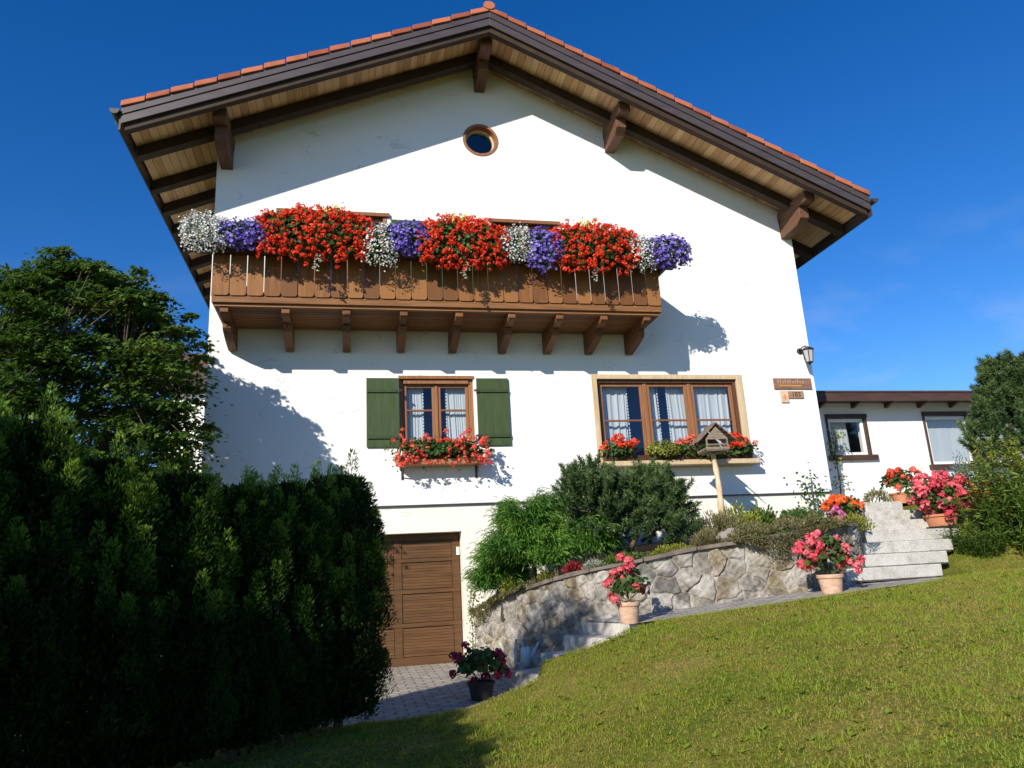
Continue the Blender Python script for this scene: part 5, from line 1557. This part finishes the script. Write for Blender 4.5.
cushion('low_perennial', 'low mixed green perennials along the wall top between grey cushion and stonecrop', 'plant', (3.75, -2.32, 1.36), (.42, .2, .15), 900, M['midgreen'], (.03, .06), .02)
cushion('low_perennial', 'tan flowered low plants beneath the bird house', 'plant', (5.55, -1.55, 1.66), (.42, .32, .42), 1500, M['olive'], (.05, .1), .016)
cushion('leafy_perennial', 'yellow green bush around the foot of the bird house pole', 'plant', (6.05, -1.15, 1.68), (.42, .3, .52), 1700, M['yellowgreen'], (.04, .08), .022)
cushion('leafy_perennial', 'tan green airy bush under the three part window left of the bird house pole', 'plant', (5.35, -0.75, 1.70), (.34, .3, .62), 1100, M['olive'], (.05, .1), .018)
cushion('leafy_perennial', 'dark green leafy perennials against the plinth right of the bird house', 'plant', (6.75, -0.7, 1.75), (.38, .32, .42), 900, M['midgreen'], (.06, .11), .05)
cushion('leafy_perennial', 'low dark green leaf row against the plinth left of the climbing rose', 'plant', (7.45, -0.75, 1.82), (.42, .32, .30), 800, M['leaf'], (.06, .10), .05)
cushion('leafy_perennial', 'yellow tipped cushion below the orange geranium', 'plant', (7.05, -2.66, 1.66), (.34, .2, .24), 1400, M['yellowgreen'], (.03, .05), .016)
rk = thing('rock', 'rough grey brown boulder at the foot of the bird house pole', 'rock', (5.50, -2.3, 1.65))
import bmesh
def rock(parent, c, r, seed):
    bm = bmesh.new(); bmesh.ops.create_icosphere(bm, subdivisions=3, radius=1)
    r2 = np.random.default_rng(seed); ks = r2.normal(size=(6, 3)) * 2.2
    for v in bm.verts:
        f = 1 + sum(.08 * math.sin(float(np.dot(k, v.co)) + i) for i, k in enumerate(ks))
        v.co = Vector((c[0] + v.co.x * r[0] * f, c[1] + v.co.y * r[1] * f, c[2] + v.co.z * r[2] * f))
    me = bpy.data.meshes.new('boulder'); bm.to_mesh(me); bm.free()
    return link('boulder', me, M['rock'], parent, smooth=False)
rock(rk, (5.30, -2.35, 1.66), (.20, .15, .13), 4)

def climber(name, label, cat, pts, n, m, leaf=(.04, .09), spread=.14, wid=.05, stem=.012, base=None):
    o = thing(name, label, cat, pts[0] if base is None else base)
    q = MB(); q.tube(pts, stem, 6); q.build('stem', M['bark'], o)
    pts = np.array(pts, float); t = RNG.uniform(0, len(pts) - 1.001, n); i = t.astype(int); f = (t - i)[:, None]
    P = pts[i] * (1 - f) + pts[i + 1] * f + RNG.normal(0, spread, (n, 3)) * [1, .5, .8]
    D = unit(RNG.normal(size=(n, 3)) + [0, -.3, -.2])
    mesh_part('leaves', leaf_quads(P, D, unit(RNG.normal(size=(n, 3)) * .5 + [-.3, -.8, .5]), RNG.uniform(*leaf, n), wid), RNG.uniform(0, 1, n), m, o)
    return o
climber('climbing_rose', 'dark green leafy rose against the right house corner above the orange geranium', 'shrub', [(8.0, -.35, 1.9), (8.05, -.35, 2.3), (8.1, -.3, 2.75)], 230, M['leaf'], spread=.16)
climber('wall_creeper', 'thin sparse creeper on the annex wall beside its small window', 'creeper', [(10.15, 1.88, 2.25), (10.22, 1.85, 2.9), (10.2, 1.85, 3.5), (10.34, 1.85, 4.0)], 150, M['yellowgreen'], spread=.11, leaf=(.05, .1))
climber('ivy', 'thin pale green ivy strand climbing the white jamb right of the garage door', 'creeper', [(1.87, -.03, .12), (1.90, -.03, .5), (1.86, -.03, .9), (1.92, -.04, 1.25)], 150, M['yellowgreen'], leaf=(.025, .05), spread=.05, wid=.03, stem=.006)
cushion('small_shrub', 'low reddish green shrub at the top left of the upper steps', 'shrub', (9.42, -.25, 2.22), (.26, .2, .26), 420, M['olive'], (.05, .09), .025)

# right side: tall perennials, pine
def tall_perennial(name, label, cat, c, r, h, n, m, nleaf=26, flower=None, lw=.03, ll=(.07, .13)):
    o = thing(name, label, cat, c)
    b_ = np.array(c, float)
    ang = RNG.uniform(0, 2 * math.pi, n); rad = np.sqrt(RNG.uniform(0, 1, n))
    A = b_ + np.column_stack([np.cos(ang) * rad * r[0] * .8, np.sin(ang) * rad * r[1] * .8, np.zeros(n)])
    A[:, 2] = np.array([tz(p[0], p[1]) for p in A])
    H = h * RNG.uniform(.72, 1.08, n) * (1 - .25 * rad)
    B = A + np.column_stack([np.cos(ang) * rad * .22 + RNG.normal(0, .06, n), np.sin(ang) * rad * .22 + RNG.normal(0, .06, n), H])
    stems_part('stems', A, B, .004, M['midgreen'], o)
    t = RNG.uniform(.12, 1.0, (n, nleaf, 1))
    P = (A[:, None] * (1 - t) + B[:, None] * t).reshape(-1, 3)
    D = unit(RNG.normal(size=P.shape) * [1, 1, .35] + [0, 0, .35])
    mesh_part('leaves', leaf_quads(P, D, unit(RNG.normal(size=P.shape) * .4 + [0, 0, 1]), RNG.uniform(*ll, len(P)), lw), np.clip(RNG.uniform(0, .7, len(P)) + .3 * t.reshape(-1), 0, 1), m, o)
    if flower:
        fm_, frac = flower
        k = RNG.uniform(0, 1, n) < frac
        C = B[k]; C = np.repeat(C, 5, axis=0) + RNG.normal(0, .05, (len(C) * 5, 3))
        V, t2 = umbels(C, .03, 10); mesh_part('flower_heads', V, t2, fm_, o)
    return o
tall_perennial('phlox_clump', 'tall green leafy perennial clump at the right edge beside the upper steps', 'shrub', (10.1, -2.75, tz(10.1, -2.75)), (.85, .6), 1.5, 80, M['phlox'], 46, lw=.04, ll=(.09, .16))
tall_perennial('goldenrod', 'tallest yellow green budding perennials at the right picture edge below the pine', 'shrub', (10.35, -2.35, tz(10.35, -2.35)), (.6, .5), 1.70, 46, M['yellowgreen'], 50, (M['yellowgreen'], .7), lw=.035, ll=(.08, .14))
tall_perennial('orange_perennial', 'faded orange flowering perennials right of the large pink geranium dome', 'flower', (9.62, -2.45, tz(9.62, -2.45)), (.34, .26), .98, 30, M['phlox'], 22, (M['dullorange'], .9), lw=.03)
tall_perennial('low_hedge_plant', 'low dark green grassy plants along the right side of the upper steps', 'plant', (9.22, -2.5, tz(9.22, -2.5)), (.2, .45), .42, 50, M['midgreen'], 26, lw=.02)
cushion('blue_shrub', 'blue grey shrub behind the faded orange perennials', 'shrub', (10.6, -1.2, tz(10.6, -1.2)), (.55, .4, .85), 3200, M['blueleaf'], (.05, .09), .014)
S_ = []
for k in range(520):
    zz = RNG.uniform(0, 1); az = RNG.uniform(0, 2 * math.pi)
    rad = (1.22 - .80 * zz) * (1 + .12 * math.sin(az * 5 + zz * 9)) * RNG.uniform(.45, 1.0) ** .5
    if zz < .12: rad *= .8
    p = np.array([12.35 + rad * math.cos(az), -1.0 + rad * math.sin(az), 2.95 + 1.75 * zz])
    d = unit(np.array([[math.cos(az) * .55, math.sin(az) * .55, .75]]) + RNG.normal(0, .2, (1, 3)))[0]
    S_.append((p - d * .1, p + d * RNG.uniform(.14, .28)))
pine('round_pine', 'rounded green pine tree in front of the annex at the right edge', 'tree', (12.35, -1.0, 2.1), S_, M['pine'], .095, 150,
     [([(12.35, -1, 1.9), (12.35, -1, 3.2), (12.35, -1, 4.5)], [.11, .08, .02])], w=.012)

# ---- maple on the left
def maple():
    base = (-4.0, -1.70, tz(-4.0, -1.70))
    o = thing('maple_tree', 'broad layered green maple tree left of the house above the hedge', 'tree', base)
    b_ = np.array(base); q = MB()
    clumps = []
    ends = []
    for k in range(7):
        az = k * 2.4 + .3; r_q = RNG.uniform(.5, 1.1); h = RNG.uniform(3.2, 5.0)
        p0 = b_ + [0, 0, .35 + .1 * k]; p1 = b_ + [math.cos(az) * r_q * .35, math.sin(az) * r_q * .35, h * .45]; p2 = b_ + [math.cos(az) * r_q, math.sin(az) * r_q, h]
        q.tube([tuple(p0), tuple(p1), tuple(p2)], [.06, .045, .018], 6); ends += [p1, (p1 + p2) / 2, p2]
    q.tube([tuple(b_ + [0, 0, -.2]), tuple(b_ + [0.02, 0, .5]), tuple(b_ + [.0, .03, 1.2])], [.16, .12, .09], 9)
    ends = np.array(ends)
    # layered clumps in an uneven dome
    for k in range(430):
        zz = RNG.uniform(0, 1) ** .75; az = RNG.uniform(0, 2 * math.pi)
        prof = np.interp(zz, [0, .2, .45, .7, .88, 1.0], [1.35, 1.6, 1.68, 1.52, 1.1, .4])
        prof *= 1 + .17 * math.sin(az * 3 + 1 + zz * 2) + .12 * math.sin(az * 7 + zz * 9)
        rad = prof * RNG.uniform(.30, 1.0) ** .55
        clumps.append((b_ + [math.cos(az) * rad + .38 * zz, math.sin(az) * rad * .95, 1.9 + 3.95 * zz - .16 * rad], az, RNG.uniform(.20, .42)))
    for k in range(70):
        zz = RNG.uniform(.25, 1); az = RNG.uniform(0, 2 * math.pi)
        rad = np.interp(zz, [0, .45, .7, .88, 1.0], [1.5, 1.72, 1.55, 1.1, .4]) * RNG.uniform(1.0, 1.2)
        clumps.append((b_ + [math.cos(az) * rad + .38 * zz, math.sin(az) * rad * .9, 2.05 + 3.95 * zz - .1 * rad], az, RNG.uniform(.12, .22)))
    for xx, yy, zz in [(-2.45, -2.0, 3.2), (-2.3, -2.0, 3.55), (-2.35, -1.9, 2.9), (-2.6, -1.8, 3.4), (-2.5, -2, 4.4), (-2.2, -2, 3.1), (-5.3, -2.2, 4.6), (-5.6, -2.3, 4.2), (-5.5, -2.3, 3.6), (-5.6, -2.0, 3.0)]:
        clumps.append((np.array([xx, yy, zz]), math.atan2(yy - base[1], xx - base[0]), .30))
    out = []; tt = []
    for c, az, rc in clumps:
        n = int(60 + 260 * rc)
        u = RNG.normal(0, .5, (n, 3)) * [rc, rc, rc * .17]
        u[:, 2] -= .35 * (np.linalg.norm(u[:, :2], axis=1) ** 2) / rc
        P = c + u
        D = unit(u * [1, 1, 0] + [math.cos(az) * .12, math.sin(az) * .12, -.12] + RNG.normal(0, .12, (n, 3)))
        # palmate leaf: three lobes
        N = unit(np.column_stack([RNG.normal(-.25, .5, n), RNG.normal(-.3, .5, n), np.ones(n)]))
        Lf = RNG.uniform(.045, .09, n)
        s = RNG.uniform(.1, .75)
        sd = np.cross(D, N)
        for a_, k_ in ((0, 1.0), (.7, .85), (-.7, .85)):
            out.append(leaf_quads(P, D * math.cos(a_) + sd * math.sin(a_), N, Lf * k_, Lf * .42)); tt.append(np.clip(s + RNG.uniform(-.15, .25, n), 0, 1))
        j = np.argmin(np.linalg.norm(ends - c, axis=1))
        e_ = ends[j]; mid = (e_ + c) / 2 + [0, 0, .05]
        q.tube([tuple(e_), tuple(mid), tuple(c)], [.016, .011, .005], 4, cap=False)
    mesh_part('crown', np.concatenate(out), np.concatenate(tt), M['maple'], o)
    q.build('trunk', M['bark'], o, smooth=True)
maple()
cushion('blue_shrub', 'dull grey green shrub showing between the hedge and the maple', 'shrub', (-2.75, -3.4, tz(-2.75, -3.4)), (.7, .5, 2.2), 2600, M['blueleaf'], (.05, .1), .03)

# ---- thuja hedge
hedge = thing('thuja_hedge', 'tall dark thuja hedge along the lawn with lit tips and black shaded side', 'hedge', (-1.4, -7.2, -0.1))
HT = [(-.12, -4.45, 2.50, .50), (-.54, -4.83, 2.38, .46), (-.97, -5.20, 2.32, .46), (-1.41, -5.58, 2.38, .48), (-1.85, -5.95, 2.46, .48), (-2.30, -6.33, 2.68, .50), (-2.70, -6.78, 2.80, .52),
      (-2.85, -7.45, 2.80, .52), (-2.88, -8.15, 2.85, .55), (-2.92, -8.85, 3.1, .6), (-2.95, -9.55, 3.1, .6), (-2.98, -10.25, 3.1, .6), (-3.0, -10.95, 3.0, .6)]
for hi, (hx, hy, ht, hr) in enumerate(HT):
    zg = tz(hx, hy)
    out = []; tt = []
    ncl = 150
    for k in range(ncl):
        az = RNG.uniform(0, 2 * math.pi); f = RNG.uniform(0, 1) ** .8
        z = zg + .05 + (ht - zg - .38) * f
        prof = np.interp(f, [0, .1, .5, .8, 1.0], [.80, .95, 1.0, .86, .45]) * hr * (1 + .10 * math.sin(az * 3 + hi) )
        rad = prof * RNG.uniform(.72, 1.0)
        c = np.array([hx + rad * math.cos(az), hy + rad * math.sin(az), z])
        if RNG.uniform() < .18: c[2] += .12 * f
        fh = RNG.uniform(.20, .40); n = 230 if hi < 7 else 110
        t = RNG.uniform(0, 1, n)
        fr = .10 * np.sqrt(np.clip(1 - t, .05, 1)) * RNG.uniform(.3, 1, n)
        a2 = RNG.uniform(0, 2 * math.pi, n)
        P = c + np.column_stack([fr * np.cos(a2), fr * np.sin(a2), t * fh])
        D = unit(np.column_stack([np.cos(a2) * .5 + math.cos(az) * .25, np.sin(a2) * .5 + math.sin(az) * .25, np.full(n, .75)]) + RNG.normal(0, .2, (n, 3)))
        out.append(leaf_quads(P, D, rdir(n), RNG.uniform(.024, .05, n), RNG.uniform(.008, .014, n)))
        tt.append(np.clip(RNG.uniform(.0, .4) + .8 * t * (f > .45) + RNG.uniform(-.15, .15, n), 0, 1))  # sunlight painted into the tint: upper sprays brighten towards their tips
    n = 26000 if hi < 7 else 9000
    a2 = RNG.uniform(0, 2 * math.pi, n); z = RNG.uniform(zg + .1, ht - .16, n)
    rr_ = RNG.uniform(.15, .92, n) * hr * np.interp((z - zg) / (ht - zg), [0, .75, 1], [.8, .95, .35])
    P = np.column_stack([hx + rr_ * np.cos(a2), hy + rr_ * np.sin(a2), z])
    D = unit(np.column_stack([np.cos(a2) * .6, np.sin(a2) * .6, np.full(n, .7)]) + RNG.normal(0, .45, (n, 3)))
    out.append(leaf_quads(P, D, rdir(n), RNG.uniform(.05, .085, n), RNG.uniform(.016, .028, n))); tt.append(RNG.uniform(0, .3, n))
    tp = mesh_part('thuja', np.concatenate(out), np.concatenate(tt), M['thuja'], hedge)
    q = MB(); q.tube([(hx, hy, zg - .2), (hx + .02, hy, zg + 1.0), (hx, hy, ht - .3)], [.05, .04, .01], 6); q.build('trunk', M['bark'], tp, smooth=True)

# ---- grass
def on_lawn(x, y):
    return (y < lawn_edge(x) - 0.02) & (x > np.interp(y, [-12.4, -7, -4.5, -4.0], [-2.6, -2.5, -.2, .30])) & ~((x < 1.9) & (y > np.interp(x, [-12, -1.6, -0.4, 0.45, 0.95, 1.35, 1.62, 1.95], [-4.35, -4.3, -4.2, -4.05, -3.91, -3.73, -3.55, -3.3])))
def blades(n, y0, y1, x0, x1, hmin, hmax, wmin, wmax, lean, tl, th):
    x = RNG.uniform(x0, x1, n); y = RNG.uniform(y0, y1, n)
    k = on_lawn(x, y) & (np.abs(x - (y + 12.4) * .22) < (y + 12.4) * .85 + .6)
    x, y = x[k], y[k]; n = len(x)
    z = terrain_z(x, y) + 0.012 * np.sin(x * 2.3 + 1) * np.sin(y * 1.9) * (y < -4.0) - .004
    P = np.column_stack([x, y, z])
    a = RNG.uniform(0, 2 * math.pi, n); ln = np.abs(RNG.normal(0, lean, n))
    h = RNG.uniform(hmin, hmax, n)
    D = np.column_stack([np.cos(a) * ln, np.sin(a) * ln, np.ones(n)]); D = unit(D) * h[:, None]
    w = RNG.uniform(wmin, wmax, n)[:, None]
    a3 = RNG.uniform(0, 2 * math.pi, n)
    Sd = np.column_stack([np.cos(a3), np.sin(a3), np.zeros(n)]) * w
    V = np.stack([P - Sd, P + Sd, P + D], 1)
    pn = (np.sin(x * 2.1 + 1.3) * np.sin(y * 2.7 + .4) + .6 * np.sin(x * 5.3) * np.sin(y * 4.1 + 2) + .4 * np.sin(x * 11 + y * 7)) / 2
    pn2 = np.sin(x * 17 + 3 * np.sin(y * 5)) * np.sin(y * 19 + 2 * np.sin(x * 7))
    t = np.clip(RNG.uniform(tl, th, n) + .34 * pn + .16 * pn2, 0, 1)
    return V, t
gs = [blades(360000, -10.2, -1.6, -1.5, 10.5, .012, .034, .0025, .0055, .8, .12, .88)]
# taller bright tufts
nt_ = 1100
tx = RNG.uniform(-.5, 10, nt_); ty = RNG.uniform(-10, -3.5, nt_)
k = on_lawn(tx, ty); tx, ty = tx[k], ty[k]
per = 34
x = np.repeat(tx, per) + RNG.normal(0, .035, len(tx) * per); y = np.repeat(ty, per) + RNG.normal(0, .035, len(tx) * per)
k = on_lawn(x, y); x, y = x[k], y[k]; n = len(x)
P = np.column_stack([x, y, terrain_z(x, y) - .003])
D = unit(np.column_stack([RNG.normal(0, .7, n), RNG.normal(0, .7, n), np.ones(n)])) * RNG.uniform(.025, .075, n)[:, None]
a3 = RNG.uniform(0, 2 * math.pi, n)
Sd = np.column_stack([np.cos(a3), np.sin(a3), np.zeros(n)]) * RNG.uniform(.003, .006, n)[:, None]
gs.append((np.stack([P - Sd, P + Sd, P + D], 1), RNG.uniform(.55, .8, n)))
# broad leaved weeds in the turf
nw = 420
wx = RNG.uniform(0, 10, nw); wy = RNG.uniform(-9.6, -3.7, nw); k = on_lawn(wx, wy); wx, wy = wx[k], wy[k]
per = 7
x = np.repeat(wx, per); y = np.repeat(wy, per); n = len(x); a = RNG.uniform(0, 2 * math.pi, n)
P = np.column_stack([x, y, terrain_z(x, y) + .006])
D = np.column_stack([np.cos(a), np.sin(a), RNG.uniform(.25, .8, n)])
V4 = leaf_quads(P, D, np.tile([0, 0, 1.0], (n, 1)), RNG.uniform(.03, .065, n), RNG.uniform(.012, .022, n))
tw = RNG.uniform(.6, 1, n)
gs.append((V4[:, [0, 1, 2]], tw)); gs.append((V4[:, [0, 2, 3]], tw))
# ragged fringe where the turf meets path and paving
nf = 9000
x = RNG.uniform(.4, 8.1, nf); y = lawn_edge(x) + RNG.normal(-.02, .03, nf)
k = x > 3.45; x, y = x[k], y[k]; n = len(x)
P = np.column_stack([x, y, lawn_z(x, np.minimum(y, lawn_edge(x))) - .005])
D = unit(np.column_stack([RNG.normal(0, .5, n), RNG.normal(.45, .5, n), np.ones(n)])) * RNG.uniform(.02, .07, n)[:, None]
a3 = RNG.uniform(0, 2 * math.pi, n); Sd = np.column_stack([np.cos(a3), np.sin(a3), np.zeros(n)]) * .004
gs.append((np.stack([P - Sd, P + Sd, P + D], 1), RNG.uniform(.3, .9, n)))
M['grass'] = leafmat('grass_blade', [(0, (0.42, 0.29, 0.11)), (.3, (0.37, 0.31, 0.06)), (.6, (0.27, 0.30, 0.032)), (1, (0.21, 0.37, 0.03))], .4, .55)
gm = fast('grass', np.concatenate([g_[0] for g_ in gs]), 3, np.concatenate([g_[1] for g_ in gs]))
go = link('grass', gm, M['grass'])
go['kind'] = 'stuff'; go['label'] = 'short mown green lawn grass with dry brown patches'; go['category'] = 'grass'

# ---- round crowned tree left of the hedge: it stands outside the picture and shades the steps and wall
def shade_tree(base, c, r):
    o = thing('garden_tree', 'slim round crowned garden tree beyond the left picture edge', 'tree', base)
    out = []; tt = []; q = MB(); c = np.array(c)
    q.tube([base, (base[0] + .03, base[1], (base[2] + c[2]) / 2), tuple(c)], [.05, .04, .03], 8)
    for k in range(70):
        d = rdir(1)[0]; e_ = c + d * np.array(r) * RNG.uniform(.5, 1)
        q.tube([tuple(c + [0, 0, -.3]), tuple(e_)], [.012, .004], 4, cap=False)
        n = 70
        P = e_ + RNG.normal(0, .17, (n, 3))
        out.append(leaf_quads(P, rdir(n), rdir(n), RNG.uniform(.07, .12, n), .06)); tt.append(RNG.uniform(0, .8, n))
    mesh_part('crown', np.concatenate(out), np.concatenate(tt), M['maple'], o)
    q.build('trunk', M['bark'], o, smooth=True)
shade_tree((-3.8, -9.45, tz(-3.8, -9.45) - .05), (-3.75, -9.4, 5.05), (.95, .8, .85))
